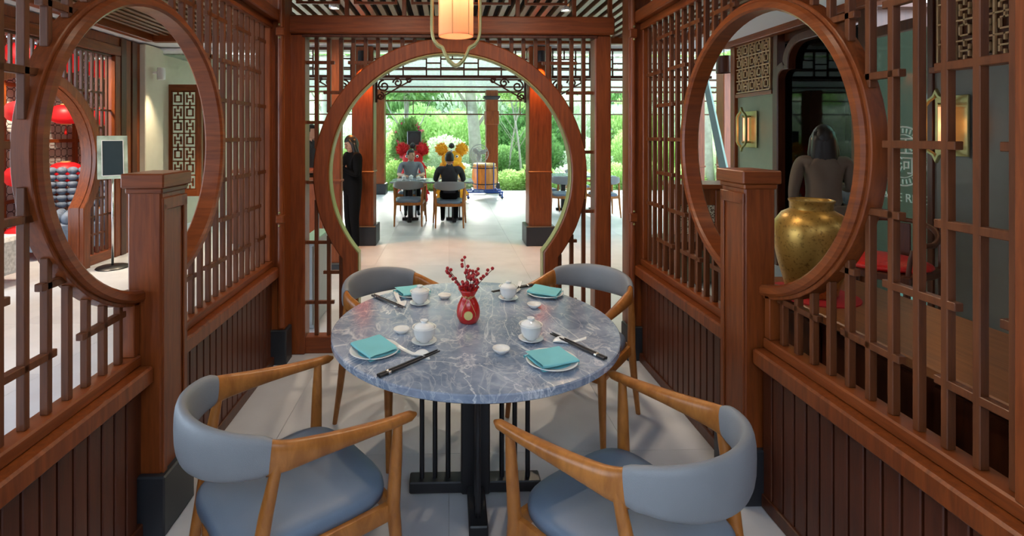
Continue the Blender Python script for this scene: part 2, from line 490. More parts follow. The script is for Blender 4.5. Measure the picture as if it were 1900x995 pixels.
# ---- side partitions of the booth: timber lattice with a moon ring about a capped post
def partition(name, label, side, X, yc, post_y, y0, y1, Ro, zrail=0.675):
    """side -1 left / +1 right ; X = face of the boarding ; yc = ring centre"""
    w = thing(name, label, 'partition', kind='structure')
    PX = X + side * 0.055                                   # lattice centre plane
    mp = lambda u, v, n: (PX + n, u, v)
    Rw, zc = 0.044, 1.535
    # boarding below
    piece('backing_panel', (X + side * 0.036, (y0 + y1) / 2, 0.31), (0.02, y1 - y0, 0.62), 'wood_dark', w, 0)
    pitch = 0.066
    n = int((y1 - y0) / pitch)
    for i in range(n):
        y = y0 + (i + 0.5) * pitch
        if abs(y - post_y) < 0.11: continue
        piece('board', (X + side * 0.027, y, 0.32), (0.03, pitch - 0.009, 0.55), 'wood_board', w, 0.003)
    for a, b_ in ((y0, post_y - 0.1), (post_y + 0.1, y1)):
        L = b_ - a; c = (a + b_) / 2
        piece('plinth', (X + side * 0.03, c, 0.03), (0.055, L, 0.06), 'wood_dark', w, 0.004)
        piece('cap_rail', (X + side * 0.035, c, zrail - 0.035), (0.13, L, 0.07), 'wood', w, 0.008)
        piece('lattice_sill', (PX, c, zrail + 0.022), (0.075, L, 0.045), 'wood_h', w, 0.006)
        piece('lattice_head', (PX, c, 2.35), (0.075, L, 0.05), 'wood_h', w, 0.005)
        for e in (a + 0.018, b_ - 0.018):
            # jambs stop under the ring
            dy = abs(e - yc)
            if dy < Ro:
                hz = sqrt(Ro * Ro - dy * dy)
                piece('jamb', (PX, e, (zrail + 0.045 + zc - hz) / 2), (0.06, 0.036, zc - hz - zrail - 0.045), 'wood', w)
            else:
                piece('jamb', (PX, e, (zrail + 0.045 + 2.325) / 2), (0.06, 0.036, 2.325 - zrail - 0.045), 'wood', w)
    piece('top_beam', (PX - side * 0.01, (y0 + y1) / 2, 2.415), (0.15, y1 - y0, 0.08), 'wood_h', w, 0.008)
    # ring: booth-side moulding and core
    ring = [(yc + (Ro - Rw / 2) * cos(2 * pi * i / 72), zc + (Ro - Rw / 2) * sin(2 * pi * i / 72)) for i in range(72)]
    rg = MB().ribbon(ring, Rw, 0.095, mp, True, 0.01).build('moon_ring', 'wood_h', w, smooth=True, angle=35)
    ring2 = [(yc + (Ro + 0.006) * cos(2 * pi * i / 72), zc + (Ro + 0.006) * sin(2 * pi * i / 72)) for i in range(72)]
    MB().ribbon(ring2, 0.016, 0.06, mp, True, 0.003).build('ring_bead', 'wood', rg, smooth=True, angle=35)
    # lattice bars, cut round the ring
    bp = 0.085; zl, zh = zrail + 0.045, 2.325
    ys = []
    k = 0
    y = post_y - 0.1 - 0.085
    while y > y0 + 0.03: ys.append(y); y -= bp
    ys2 = []
    y = post_y + 0.1 + 0.085
    while y < y1 - 0.05: ys2.append(y); y += bp
    def bars(lst):
        for y in lst:
            dy = abs(y - yc)
            if dy < Ro + 0.01:
                hz = sqrt(max(0.0, (Ro + 0.01) ** 2 - dy * dy))
                segs = [(zl, zc - hz), (zc + hz, zh)]
            else: segs = [(zl, zh)]
            for a, b_ in segs:
                if b_ - a > 0.02: piece('bar', (PX, y, (a + b_) / 2), (0.026, 0.020, b_ - a), 'wood_bar', w, 0.002)
        # short crosspieces, staggered
        for r in range(7):
            z = 0.90 + 0.22 * r
            for q in range(0 if r % 2 == 0 else 2, len(lst), 4):
                grp = lst[q:q + 3]
                if len(grp) < 2: continue
                a, b_ = min(grp) - 0.03, max(grp) + 0.03
                # keep clear of the moon opening
                hz = abs(z - zc)
                if hz < Ro:
                    half = sqrt(Ro * Ro - hz * hz)
                    lo, hi = yc - half, yc + half
                    if a > lo and b_ < hi: continue
                    if a < hi < b_: a = hi
                    if a < lo < b_: b_ = lo
                if b_ - a < 0.04: continue
                piece('crosspiece', (PX, (a + b_) / 2, z), (0.026, b_ - a, 0.024), 'wood_bar', w, 0.002)
    bars(ys); bars(ys2)
    for z in (1.05, 1.49):      # long ties above the crown of the ring to the head
        pass
    if side > 0: piece('end_stile', (PX, 1.135, 1.52), (0.075, 0.055, 1.61), 'wood', w, 0.004)
    # transom fret above the beam
    for yy in [y0 + 0.05 + i * 0.43 for i in range(int((y1 - y0) / 0.43) + 1)]:
        piece('transom_bar', (PX, yy, 2.64), (0.03, 0.03, 0.37), 'wood', w, 0.002)
        if yy + 0.43 < y1:
            for zz in (2.55, 2.72): piece('transom_bar', (PX, yy + 0.215, zz), (0.024, 0.25, 0.02), 'wood', w, 0.002)
            for ee in (0.09, 0.34): piece('transom_bar', (PX, yy + ee, 2.635), (0.024, 0.02, 0.19), 'wood', w, 0.002)
    piece('transom_head', (PX, (y0 + y1) / 2, 2.835), (0.06, y1 - y0, 0.03), 'wood_h', w, 0.003)
    # the capped post
    pw, pl, ph = 0.135, 0.185, 1.362
    cx = X + side * 0.0125
    post = piece('post', (cx, post_y, ph / 2), (pw, pl, ph), 'wood', w, 0.008)
    for dz, dw, hh in ((ph / 2 + 0.004, 0.012, 0.024), (ph / 2 + 0.044, 0.034, 0.058)):
        piece('post_cap', (0, 0, dz), (pw + dw, pl + dw, hh), 'wood_h', post, 0.005)
    for sgn in (-1, 1):
        # raised stiles with shouldered top on the booth face
        f = -side
        piece('post_stile', (f * (pw / 2 + 0.004), sgn * (pl / 2 - 0.016), 0.0), (0.008, 0.028, ph - 0.1), 'wood', post, 0.003)
    piece('post_stile', (-side * (pw / 2 + 0.004), 0, ph / 2 - 0.05), (0.008, pl, 0.05), 'wood', post, 0.003)
    piece('post_base', (0, 0, -ph / 2 + 0.12), (pw + 0.05, pl + 0.05, 0.24), 'black_base', post, 0.006)
    # corner post at the back
    cy = y1 + 0.075
    cp = piece('corner_post', (X + side * 0.02, cy, 1.44), (0.16, 0.15, 2.88), 'wood', w, 0.01)
    MB().tube([(-side * 0.06, -0.085, -1.18), (-side * 0.06, -0.085, 1.4)], 0.022, 10).build('corner_bead', 'wood', cp, smooth=True, angle=60)
    for zz in (-0.43, 0.86):
        piece('corner_block', (-side * 0.06, -0.09, zz), (0.055, 0.045, 0.06), 'wood_h', cp, 0.006)
        for e in (-0.045, 0.045):
            MB().ball((-side * 0.06, -0.115, zz + e), 0.008, 8, 6).build('corner_stud', 'brass', cp, smooth=True)
    piece('post_base', (-side * 0.02, -0.03, -1.32), (0.16, 0.13, 0.24), 'black_base', cp, 0.006)
    return w
LX, RX = -1.20, 1.33
partition('wall_left', 'timber lattice partition with moon ring on the left, lanterns beyond it', -1, LX, 2.13, 2.12, 0.2, 3.50, 0.618)
partition('wall_right', 'timber lattice partition with moon ring on the right, gold vase beyond it', 1, RX, 2.232, 2.22, 0.2, 3.50, 0.646)

# ---- keyhole screens
def keyhole_path(uc, zc=1.30, Rm=0.945, leg=0.735, n=64):
    a0 = math.asin(leg / Rm)
    pts = [(uc - leg, 0.0)]
    z0 = zc - Rm * cos(a0)
    for i in range(n + 1):
        a = a0 + (2 * pi - 2 * a0) * i / n
        pts.append((uc - Rm * sin(a), zc - Rm * cos(a)))
    pts.append((uc + leg, 0.0))
    return pts
def keyhole_wall(name, label, mp, uc, u0, u1, ztop, bar_from=None, bar_to=None, orient='y'):
    w = thing(name, label, 'partition', kind='structure')
    def pc(nm, u, v, n, du, dv, dn, mat, bev=0.003):
        c = mp(u, v, n)
        d = (du, dn, dv) if orient == 'y' else (dn, du, dv)
        return piece(nm, c, d, mat, w, bev)
    k = MB().ribbon(keyhole_path(uc), 0.112, 0.10 if orient == 'y' else 0.19, mp, False, 0.008).build('keyhole_arch', 'wood', w, smooth=True, angle=35)
    MB().ribbon([(p[0], p[1]) for p in keyhole_path(uc, 1.30, 0.885, 0.675)], 0.010, 0.085, mp, False, 0.002).build('arch_edge', 'brass' if orient == 'y' else 'wood', k, smooth=True, angle=35)
    zb = 0.12
    for a, b_ in ((u0, uc - 0.79), (uc + 0.79, u1)):
        pc('bottom_rail', (a + b_) / 2, zb / 2, 0, b_ - a, zb, 0.09, 'wood_h', 0.005)
    # frame
    fw = 0.12
    pc('stile', u0 + 0.02 - fw / 2, ztop / 2, 0, fw, ztop, 0.13, 'wood', 0.008)
    pc('stile', u1 - 0.02 + fw / 2, ztop / 2, 0, fw, ztop, 0.13, 'wood', 0.008)
    pc('head_beam', (u0 + u1) / 2, ztop + 0.066, -0.01, u1 - u0 + 2 * fw, 0.132, 0.16, 'wood_h', 0.01)
    pc('head_moulding', (u0 + u1) / 2, ztop - 0.012, -0.02, u1 - u0, 0.024, 0.1, 'wood_dark', 0.004)
    Rb = 1.003
    us = []
    nn = int((u1 - u0) / 0.09)
    for i in range(1, nn + 1): us.append(u0 + (u1 - u0) * i / (nn + 1))
    for u in us:
        dy = abs(u - uc)
        if dy < Rb:
            hz = sqrt(Rb * Rb - dy * dy)
            segs = [(1.30 + hz, ztop)]
            if dy > 0.80: segs.append((zb, 1.30 - hz))
        else: segs = [(zb, ztop)]
        for a, b_ in segs:
            if b_ - a > 0.02: pc('bar', u, (a + b_) / 2, 0, 0.028, b_ - a, 0.03, 'wood_bar', 0.002)
    for r in range(9):
        z = 0.36 + 0.22 * r
        for q in range(r % 2 * 2 - 1, len(us) + 2, 4):
            grp = [us[t] for t in range(q, q + 3) if 0 <= t < len(us)]
            if not grp: continue
            a, b_ = min(grp) - 0.04, max(grp) + 0.04
            if min(grp) == us[0]: a = u0 + 0.02
            if max(grp) == us[-1]: b_ = u1 - 0.02
            hz = abs(z - 1.30)
            half = sqrt(Rb * Rb - hz * hz) if hz < Rb else 0.0
            if z < 0.72: half = max(half, 0.79)
            lo, hi = uc - half, uc + half
            if half > 0:
                if a >= lo and b_ <= hi: continue
                if a < hi < b_ : a = hi
                if a < lo < b_: b_ = lo
            if b_ - a < 0.03: continue
            pc('crosspiece', (a + b_) / 2, z, 0, b_ - a, 0.024, 0.026, 'wood_bar', 0.002)
    return w
BY = 3.71
bw = keyhole_wall('wall_back', 'timber lattice screen with keyhole moon gate facing the courtyard', lambda u, v, n: (u, BY + n, v), 0.015, -1.06, 1.09, 2.318)
for u in [-1.17, -0.75, -0.33, 0.09, 0.51, 0.93, 1.20]:
    piece('transom_bar', (u, BY, 2.66), (0.03, 0.03, 0.42), 'wood', bw, 0.002)
for i, u in enumerate([-0.96, -0.54, -0.12, 0.30, 0.72]):
    for zz in (2.56, 2.74): piece('transom_bar', (u, BY, zz), (0.30, 0.024, 0.018), 'wood', bw, 0.002)
    for e in (-0.15, 0.15): piece('transom_bar', (u + e, BY, 2.65), (0.018, 0.024, 0.2), 'wood', bw, 0.002)
piece('transom_head', (0.015, BY, 2.855), (2.5, 0.06, 0.03), 'wood_h', bw, 0.003)

# ---- ceilings
cl = thing('ceiling', 'white plaster ceiling with a sunken field of dark timber slats', 'ceiling', kind='structure')
CZ = 2.87
for c, d in (((-5.56, 4.25, CZ + 0.11), (3.3, 8.1, 0.2)), ((3.71, 4.1, CZ + 0.11), (1.2, 7.84, 0.2)), ((-0.4, 7.36, CZ + 0.11), (7.0, 1.32, 0.2))):
    piece('plaster_panel', c, d, 'white_ceiling', cl, 0.004)
piece('plenum_board', (-0.4, 3.7, CZ + 0.22), (7.4, 7.0, 0.03), 'plenum', cl, 0)
for i in range(60):
    piece('slat', (-3.82 + i * 0.1155, 3.7, CZ + 0.05), (0.055, 6.0, 0.06), 'wood_grey', cl, 0.003)
for c, d in (((-3.93, 3.45, CZ - 0.01), (0.1, 6.5, 0.1)), ((3.13, 3.45, CZ - 0.01), (0.1, 6.5, 0.1)), ((-0.4, 6.72, CZ - 0.01), (7.0, 0.1, 0.1))):
    piece('coffer_trim', c, d, 'wood_h', cl, 0.006)
for c, d in (((-3.85, -1.5, CZ + 0.11), (5.2, 3.6, 0.1)), ((4.0, -1.5, CZ + 0.11), (4.6, 3.6, 0.1)), ((0.2, -2.75, CZ + 0.11), (3.0, 1.1, 0.1)), ((0.2, -0.25, CZ + 0.11), (3.0, 1.3, 0.1))):  # unseen ceiling behind the camera, shaped to leave a skylight for top light
    piece('plaster_panel', c, d, 'white_ceiling', cl, 0.004)
rear = thing('wall_rear_blocker', 'dark timber wall added unseen behind the camera to hold back daylight', 'wall', kind='structure')  # unseen walls added to cut the daylight coming from behind the camera
piece('blocker_wall', (0.0, -3.1, 1.45), (14.0, 0.1, 2.9), 'wood_dark', rear, 0)
piece('blocker_wall', (5.8, -0.9, 1.45), (0.1, 4.4, 2.9), 'wood_dark', rear, 0)
piece('blocker_wall', (4.9, 1.25, 1.45), (1.9, 0.1, 2.9), 'wood_dark', rear, 0)
# downlights set in the slats
def downlight(x, y, label, e=70):
    t = thing('downlight', label, 'ceiling light', (x, y, CZ + 0.01), group='recessed downlights in the slatted ceiling')
    MB().lathe([(0.033, 0.0), (0.05, -0.006), (0.053, 0.002), (0.053, 0.03), (0.033, 0.03)], 20).build('trim_ring', 'porcelain', t, True, 40)
    MB().lathe([(0.0, 0.006), (0.033, 0.006), (0.033, 0.03), (0.0, 0.03)], 20).build('lens', 'down_bulb', t)
    light('downlight_beam', 'SPOT', (0, 0, -0.01), e, (1.0, 0.80, 0.58), t, spot_size=R(150), spot_blend=0.7, shadow_soft_size=0.05)
downlight(*at(290, 22, 5.2)[:2], 'small round downlight in the slats above the left moon ring')
downlight(*at(620, 20, 5.1)[:2], 'small round downlight in the slats left of the hanging lantern')
downlight(*at(1050, 23, 5.2)[:2], 'small round downlight in the slats right of the hanging lantern')
downlight(-0.55, 1.55, 'small round downlight directly above the left front chair', 5)
downlight(0.75, 1.55, 'small round downlight directly above the right front chair', 5)
downlight(-0.42, 2.75, 'small round downlight over the rear left chair', 30)
downlight(0.55, 2.75, 'small round downlight over the rear right chair', 30)
downlight(-5.0, 6.2, 'small round downlight added to brighten the red lantern room', 230)  # unseen lamp, added because the lantern room came out dim
downlight(2.6, 2.2, 'small round downlight above the wooden counter on the right', 6)

# ---- pavilion roof beyond the columns
pv = thing('ceiling_courtyard', 'pale green boarded courtyard ceiling beyond the columns', 'ceiling', kind='structure')
for i in range(26):
    xs_, ys_ = [-7.0 + 0.05 * q for q in range(301)], (7.84 + i * 0.24, 8.08 + i * 0.24)
    mb = MB().add([(x, y, 2.82 + 0.012 * (q % 2) + 0.003 * (i % 2)) for y in ys_ for q, x in enumerate(xs_)], [(q, q + 1, q + 302, q + 301) for q in range(300)])
    mb.build('roof_sheet', 'pav_ceiling', pv)
for y in (9.2, 10.9, 12.6): piece('ceiling_beam', (0.5, y, 2.79), (15.0, 0.05, 0.04), 'wood_dark', pv, 0.004)

# ---- columns
def column(px, zc, wdt, label, h, cap=False, lamp=False, base_h=0.28):
    p = at(px, 300, zc)
    t = thing('column', label, 'column', (p.x, p.y, 0), kind='structure')
    piece('shaft', (0, 0, h / 2), (wdt, wdt, h), 'wood', t, 0.012)
    piece('base_block', (0, 0, base_h / 2), (wdt + 0.09, wdt + 0.09, base_h), 'black_base', t, 0.01)
    piece('band', (0, 0, 1.05), (wdt + 0.02, wdt + 0.02, 0.03), 'wood_h', t, 0.006)
    if cap:
        MB().lathe([(0.0, 0), (wdt * 0.55, 0), (wdt * 0.95, 0.10), (wdt * 0.95, 0.14), (0.0, 0.14)], 4, (0, 0, 2.50), Matrix.Rotation(pi / 4, 3, 'Z')).build('capital', 'black', t)
        piece('capital_neck', (0, 0, 2.05), (wdt + 0.05, wdt + 0.05, 0.4), 'wood', t, 0.03)
    if lamp:
        q = thing('column_spotlight', 'black cylinder spotlight high on the %s' % lamp, 'spotlight', (p.x, p.y - wdt / 2 - 0.07, 2.78))
        MB().lathe([(0.0, 0.0), (0.05, 0.0), (0.055, -0.02), (0.055, -0.16), (0.045, -0.165), (0.0, -0.15)], 18).build('housing', 'black', q, True, 40)
        piece('bracket', (0, 0.045, -0.08), (0.02, 0.06, 0.04), 'black', q)
        light('spot_beam', 'SPOT', (0, 0, -0.18), 85, (1.0, 0.36, 0.09), q, spot_size=R(70), spot_blend=0.6, shadow_soft_size=0.03)
    return t
column(676, 7.35, 0.31, 'square red-brown timber column behind the standing woman', 2.86, lamp='column behind the standing woman')
column(999, 7.35, 0.33, 'square red-brown timber column in the right half of the moon gate', 2.86, lamp='column right of the drum')
column(702, 13.5, 0.36, 'far timber column left of the red lion head', 2.8)
column(912, 13.75, 0.33, 'far timber column with black capital beside the drum', 2.8, cap=True)
column(624, 5.9, 0.13, 'slim timber upright seen through the lattice left of the arch', 2.86, base_h=0.1)
column(1292, 8.6, 0.20, 'slim timber column in the gap beside the slanted teal pole', 2.8)
column(1349, 8.9, 0.26, 'red timber column at the end of the sage wall', 2.8)

# ---- fret frieze with carved brackets between the columns
fz = thing('frieze', 'dark openwork key-fret frieze hung between the columns', 'frieze', (0, 0, 0), kind='structure')
FY = 7.36
for z in (2.845, 2.44): piece('frieze_rail', (0.4, FY, z), (7.0, 0.06, 0.04), 'wood_dark', fz, 0.004)
for i in range(12):
    u = -2.7 + i * 0.55
    for d in ((0.0, 2.70, 0.36, 0.02), (0.0, 2.57, 0.36, 0.02)): piece('frieze_bar', (u, FY, d[1]), (0.36, 0.03, 0.02), 'wood_dark', fz, 0.002)
    for e in (-0.17, 0.17): piece('frieze_bar', (u + e, FY, 2.64), (0.02, 0.03, 0.40), 'wood_dark', fz, 0.002)
    piece('frieze_bar', (u + 0.275, FY, 2.64), (0.19, 0.03, 0.02), 'wood_dark', fz, 0.002)
    piece('frieze_bar', (u, FY, 2.77), (0.02, 0.03, 0.13), 'wood_dark', fz, 0.002)
def bracket(x, s):
    mb = MB()
    def spiral(cx, cz, r0, turns, a0, dirn):
        pts = []
        for i in range(22):
            t = i / 21; a = a0 + dirn * t * turns * 2 * pi; r = r0 * (1 - 0.75 * t)
            pts.append((x + s * (cx + r * cos(a)), FY, cz + r * sin(a)))
        mb.tube(pts, 0.014, 6)
    spiral(0.13, 2.30, 0.09, 1.4, pi / 2, 1); spiral(0.33, 2.35, 0.07, 1.4, pi, -1); spiral(0.49, 2.385, 0.045, 1.3, pi, -1)
    spiral(0.08, 2.15, 0.06, 1.3, pi / 2, -1)
    mb.tube([(x + s * 0.02, FY, 2.06), (x + s * 0.02, FY, 2.43)], 0.018, 6)
    mb.tube([(x, FY, 2.43), (x + s * 0.55, FY, 2.43)], 0.014, 6)
    mb.tube([(x + s * 0.02, FY, 2.10), (x + s * 0.2, FY, 2.2), (x + s * 0.55, FY, 2.40)], 0.012, 6)
    mb.build('scroll_bracket', 'wood_dark', fz, True, 60)
cl_x, cr_x = at(676, 300, 7.35).x, at(999, 300, 7.35).x
bracket(cl_x + 0.16, 1); bracket(cr_x - 0.17, -1); bracket(cr_x + 0.17, 1); bracket(cl_x - 0.16, -1)

# ---- glazed garden front: slender rails and clear upper panes
gf = thing('window_1', 'slender dark-framed glazing at the garden edge', 'glazing', kind='structure')
GY = 14.05
for z in (2.54, 2.16): piece('glazing_rail', (0.5, GY, z), (15.0, 0.04, 0.035), 'wood_dark', gf, 0.003)
for i in range(11):
    x = -7.0 + i * 1.5
    piece('glazing_post', (x, GY, 2.35), (0.025, 0.03, 0.36), 'wood_dark', gf, 0.003)
    if i < 10:
        piece('pane', (x + 0.75, GY, 2.35), (1.47, 0.008, 0.34), 'glass', gf, 0)
piece('eaves_beam', (0.5, GY, 2.79), (15.0, 0.08, 0.05), 'wood_dark', gf, 0.004)

# ---- hall wall on the left with a second keyhole
KX = -4.38
lw = keyhole_wall('wall_left_hall', 'timber wall with a keyhole opening onto the red lantern room', lambda u, v, n: (KX + n, u, v), 5.32, 4.15, 6.62, 2.62, orient='x')
piece('upper_panel', (KX, 5.4, 2.81), (0.10, 3.0, 0.11), 'wood', lw, 0.004)
for i in range(4):
    piece('wall_panel', (KX + 0.01, 6.70 + 0.06 + i * 0.115, 1.43), (0.10 if i % 2 else 0.13, 0.11, 2.86), 'wood' if i % 2 else 'wood_dark', lw, 0.006)
piece('near_panel', (KX, 3.75, 1.43), (0.1, 0.7, 2.86), 'wood_dark', lw, 0.006)
for y in (2.3, 0.9, -0.5, -1.9): piece('near_post', (KX, y, 1.43), (0.1, 0.1, 2.86), 'wood_dark', lw, 0.006)
cw = thing('wall_left_far', 'cream plaster pier and wall behind the lattice shutters', 'wall', kind='structure')
piece('pier', (KX - 0.03, 7.34, 1.43), (0.34, 0.44, 2.86), 'cream', cw, 0.01)
piece('plaster_wall', (KX - 0.10, 9.6, 1.43), (0.16, 4.1, 2.86), 'cream', cw, 0.01)
piece('skirting', (KX - 0.01, 9.6, 0.05), (0.02, 4.1, 0.1), 'white_ceiling', cw, 0.003)
piece('soffit', (KX + 0.1, 9.3, 2.85), (1.6, 3.6, 0.03), 'white_ceiling', cw, 0.003)
# pier spotlight
p = Vector((KX + 0.22, 7.25, 2.46))
ps = thing('wall_spotlight', 'white cylinder spotlight on the cream pier', 'spotlight', tuple(p))
MB().lathe([(0.0, 0.09), (0.05, 0.09), (0.055, 0.08), (0.055, -0.08), (0.045, -0.085), (0.04, -0.06), (0.0, -0.06)], 18, (0.03, 0.06, 0)).build('housing', 'porcelain', ps, True, 40)
MB().tube([(-0.08, 0.05, 0.02), (0.0, 0.06, 0.02)], 0.02, 8).build('arm', 'porcelain', ps, True, 40)
light('spot_beam', 'SPOT', (0.03, -0.10, -0.06), 110, (1.0, 0.82, 0.55), ps, spot_size=R(80), spot_blend=0.7, shadow_soft_size=0.03).rotation_euler = (0, R(-18), 0)
# lantern room
rm = thing('wall_lantern_room', 'pale screen wall of the lantern room behind an interlaced black lattice', 'wall', kind='structure')
SX = -5.75
piece('pale_wall', (SX - 0.06, 6.9, 1.43), (0.05, 5.0, 2.86), 'screen_white', rm, 0)
piece('end_wall', (-5.1, 9.3, 1.43), (1.4, 0.05, 2.86), 'wood_dark', rm, 0)
mb = MB()
for i in range(36):
    for j in range(25):
        y = 5.0 + i * 0.115; z = 0.06 + j * 0.115
        n = 8
        vs = []
        for q in range(n):
            a = 2 * pi * (q + 0.5) / n
            for rr in (0.069, 0.060): vs.append((SX, y + rr * cos(a), z + rr * sin(a)))
        mb.add(vs, [(2 * q, 2 * ((q + 1) % n), 2 * ((q + 1) % n) + 1, 2 * q + 1) for q in range(n)])
tag(mb.build('interlaced_lattice', 'black', rm), 'black interlaced ring lattice', kind='stuff')
for y in [5.3 + k * 0.62 for k in range(7)]: piece('screen_post', (SX + 0.06, y, 1.43), (0.05, 0.06, 2.86), 'wood', rm, 0.004)
for z in (0.72, 1.50, 2.24): piece('screen_rail', (SX + 0.06, 7.0, z), (0.045, 4.2, 0.05), 'wood_h', rm, 0.004)

# ---- hall wall on the right
HX = 4.0
rw = thing('wall_right_hall', 'sage panelled wall with fret panels and a dark arched recess', 'wall', kind='structure')
def span(ya, yb, z0, z1, nm, mat, off=0.0, th=0.06, bev=0.005):
    return piece(nm, (HX + off + th / 2, (ya + yb) / 2, (z0 + z1) / 2), (th, abs(yb - ya), z1 - z0), mat, rw, bev)
span(6.06, 6.88, 0, 2.1, 'sage_panel', 'sage')
span(1.2, 4.04, 0, 2.1, 'grey_wall_panel', 'grey_panel')
span(6.06, 6.88, 2.1, 2.87, 'fret_backing', 'wood_dark')
span(1.2, 4.04, 2.1, 2.87, 'fret_backing', 'wood_dark')
mph = lambda u, v, n: (HX - 0.015 + n, u, v)
fret('fret_panel', rw, 'fret_gold', 6.12, 6.85, 2.16, 2.80, 5, 4, mph, 0.013, 0.02)
fret('fret_panel', rw, 'fret_gold', 1.3, 3.98, 2.16, 2.80, 19, 4, mph, 0.013, 0.02)
for a, b_ in ((6.06, 6.88), (1.2, 4.04)):
    for z in (2.12, 2.84): span(a, b_, z - 0.025, z + 0.025, 'fret_rail', 'wood_h', -0.04, 0.05)
span(6.84, 6.94, 0, 2.87, 'end_post', 'wood', -0.05, 0.12)
span(3.4, 7.0, 2.80, 2.90, 'cornice', 'wood_h', -0.12, 0.14)
# arched dark recess with a cusped timber surround
def cusped(y0, y1, z0, zs, zt, n=10):
    r = 0.16; pts = [(y0, z0), (y0, zs)]
    pts += [(y0 + r - r * cos(a), zs + r * sin(a)) for a in [pi / 2 * i / n for i in range(1, n + 1)]]
    pts += [(y0 + r + 0.02, zs + r), (y0 + r + 0.02 + 0.0, zs + r + 0.02)]
    pts += [(y0 + r + 0.02 + (zt - zs - r - 0.02) * (1 - cos(a)), zs + r + 0.02 + (zt - zs - r - 0.02) * sin(a)) for a in [pi / 2 * i / n for i in range(1, n + 1)]]
    mid = (y0 + y1) / 2
    return pts + [(2 * mid - u, v) for u, v in reversed(pts)]
outl = cusped(4.78, 5.98, 0.05, 2.25, 2.70)
mb = MB(); mb.ribbon(outl, 0.10, 0.16, lambda u, v, n: (HX + 0.03 + n, u, v), False, 0.01)
tag(mb.build('recess_surround', 'wood_dark', rw, True, 35), 'dark cusped timber surround')
span(5.98, 6.06, 0, 2.87, 'recess_jamb', 'wood_dark', -0.02, 0.1)
span(4.68, 4.78, 0, 2.87, 'recess_jamb', 'wood_dark', -0.02, 0.1)
piece('recess_head', (HX + 0.10, 5.38, 2.80), (0.05, 1.3, 0.16), 'wood_dark', rw, 0.004)
piece('recess_back', (HX + 1.1, 5.9, 1.43), (0.05, 1.3, 2.86), 'wood_dark', rw, 0)
piece('recess_side', (HX + 0.6, 6.5, 1.43), (1.1, 0.05, 2.86), 'wood_dark', rw, 0)
piece('recess_side', (HX + 0.6, 5.0, 1.43), (1.1, 0.05, 2.86), 'wood_dark', rw, 0)
piece('recess_top', (HX + 0.6, 5.7, 2.88), (1.2, 1.7, 0.04), 'wood_dark', rw, 0)
piece('recess_pane', (HX + 0.05, 5.38, 1.35), (0.01, 1.1, 2.66), 'dark_glass', rw, 0)
# etched glass light beside the recess
window2 = thing('window_2', 'tall etched glass light with a round seal emblem', 'window', kind='structure')
piece('pane', (HX + 0.03, 4.36, 1.30), (0.012, 0.58, 2.4), 'tinted_glass', window2, 0)
for y in (4.05, 4.67): piece('window_stile', (HX + 0.02, y, 1.4), (0.08, 0.05, 2.8), 'wood_dark', window2, 0.004)
for z in (0.06, 2.55): piece('window_rail', (HX + 0.02, 4.41, z), (0.08, 0.5, 0.09), 'wood_dark', window2, 0.004)
def text(body, size, loc, parent, name, mat, rot=(pi / 2, 0, -pi / 2), ext=0.002):
    cu = bpy.data.curves.new(name, 'FONT'); cu.body = body; cu.size = size; cu.extrude = ext; cu.align_x = 'CENTER'; cu.align_y = 'CENTER'
    o = bpy.data.objects.new(name, cu); COL.objects.link(o)
    dg = bpy.context.evaluated_depsgraph_get(); dg.update()
    me = bpy.data.meshes.new_from_object(o.evaluated_get(dg)); me.materials.clear(); me.materials.append(M[mat])
    bpy.data.objects.remove(o)
    q = link(name, me, parent, loc); q.rotation_euler = rot
    return q
mpe = lambda u, v, n: (HX + 0.012 + n, u, v)
mb = MB()
mb.ribbon([(4.33 + 0.24 * cos(2 * pi * i / 40), 1.40 + 0.26 * sin(2 * pi * i / 40)) for i in range(40)], 0.014, 0.006, mpe, True, 0.001)
mb.ribbon([(4.33 + 0.17 * cos(2 * pi * i / 40), 1.40 + 0.19 * sin(2 * pi * i / 40)) for i in range(40)], 0.008, 0.006, mpe, True, 0.001)
for i in range(36):
    a = 2 * pi * i / 36
    mb.ribbon([(4.33 + rr * cos(a), 1.40 + (rr + 0.02) * sin(a)) for rr in (0.185, 0.225)], 0.012, 0.006, mpe, False, 0.001)
mb.build('seal_emblem', 'etch', window2)
text('玉', 0.17, (HX + 0.012, 4.30, 1.48), window2, 'seal_character', 'etch')
text('河', 0.17, (HX + 0.012, 4.30, 1.31), window2, 'seal_character', 'etch')
text('JADE RIVER', 0.105, (HX + 0.012, 4.30, 1.03), window2, 'window_lettering', 'etch')

# wall sconces: ogee brass frame round a glowing tube
def sconce(y, label):
    t = thing('wall_sconce', label, 'wall lamp', (HX - 0.02, y, 1.66), group='brass framed wall sconces')
    fr = [(-0.10, -0.16), (-0.07, -0.2), (-0.02, -0.23), (0.0, -0.27), (0.02, -0.23), (0.07, -0.2), (0.10, -0.16), (0.10, 0.16), (0.07, 0.2), (0.02, 0.23), (0.0, 0.27), (-0.02, 0.23), (-0.07, 0.2), (-0.10, 0.16)]
    MB().ribbon(fr, 0.022, 0.03, lambda u, v, n: (-0.13 + n, u, v), True, 0.004).build('frame', 'brass', t, True, 40)
    MB().box((-0.005, 0, 0), (0.02, 0.26, 0.48)).build('back_plate', 'brass', t, bevel=0.004)
    MB().tube([(-0.07, 0, -0.15), (-0.07, 0, 0.15)], 0.035, 14).build('glow_tube', 'sconce_glow', t, True, 50)
    for z in (-0.17, 0.17): MB().tube([(-0.01, 0, z), (-0.13, 0, z)], 0.012, 8).build('arm', 'brass', t, True, 50)
    light('sconce_light', 'POINT', (-0.13, 0, 0.0), 0.35, (1.0, 0.38, 0.12), t, shadow_soft_size=0.06)
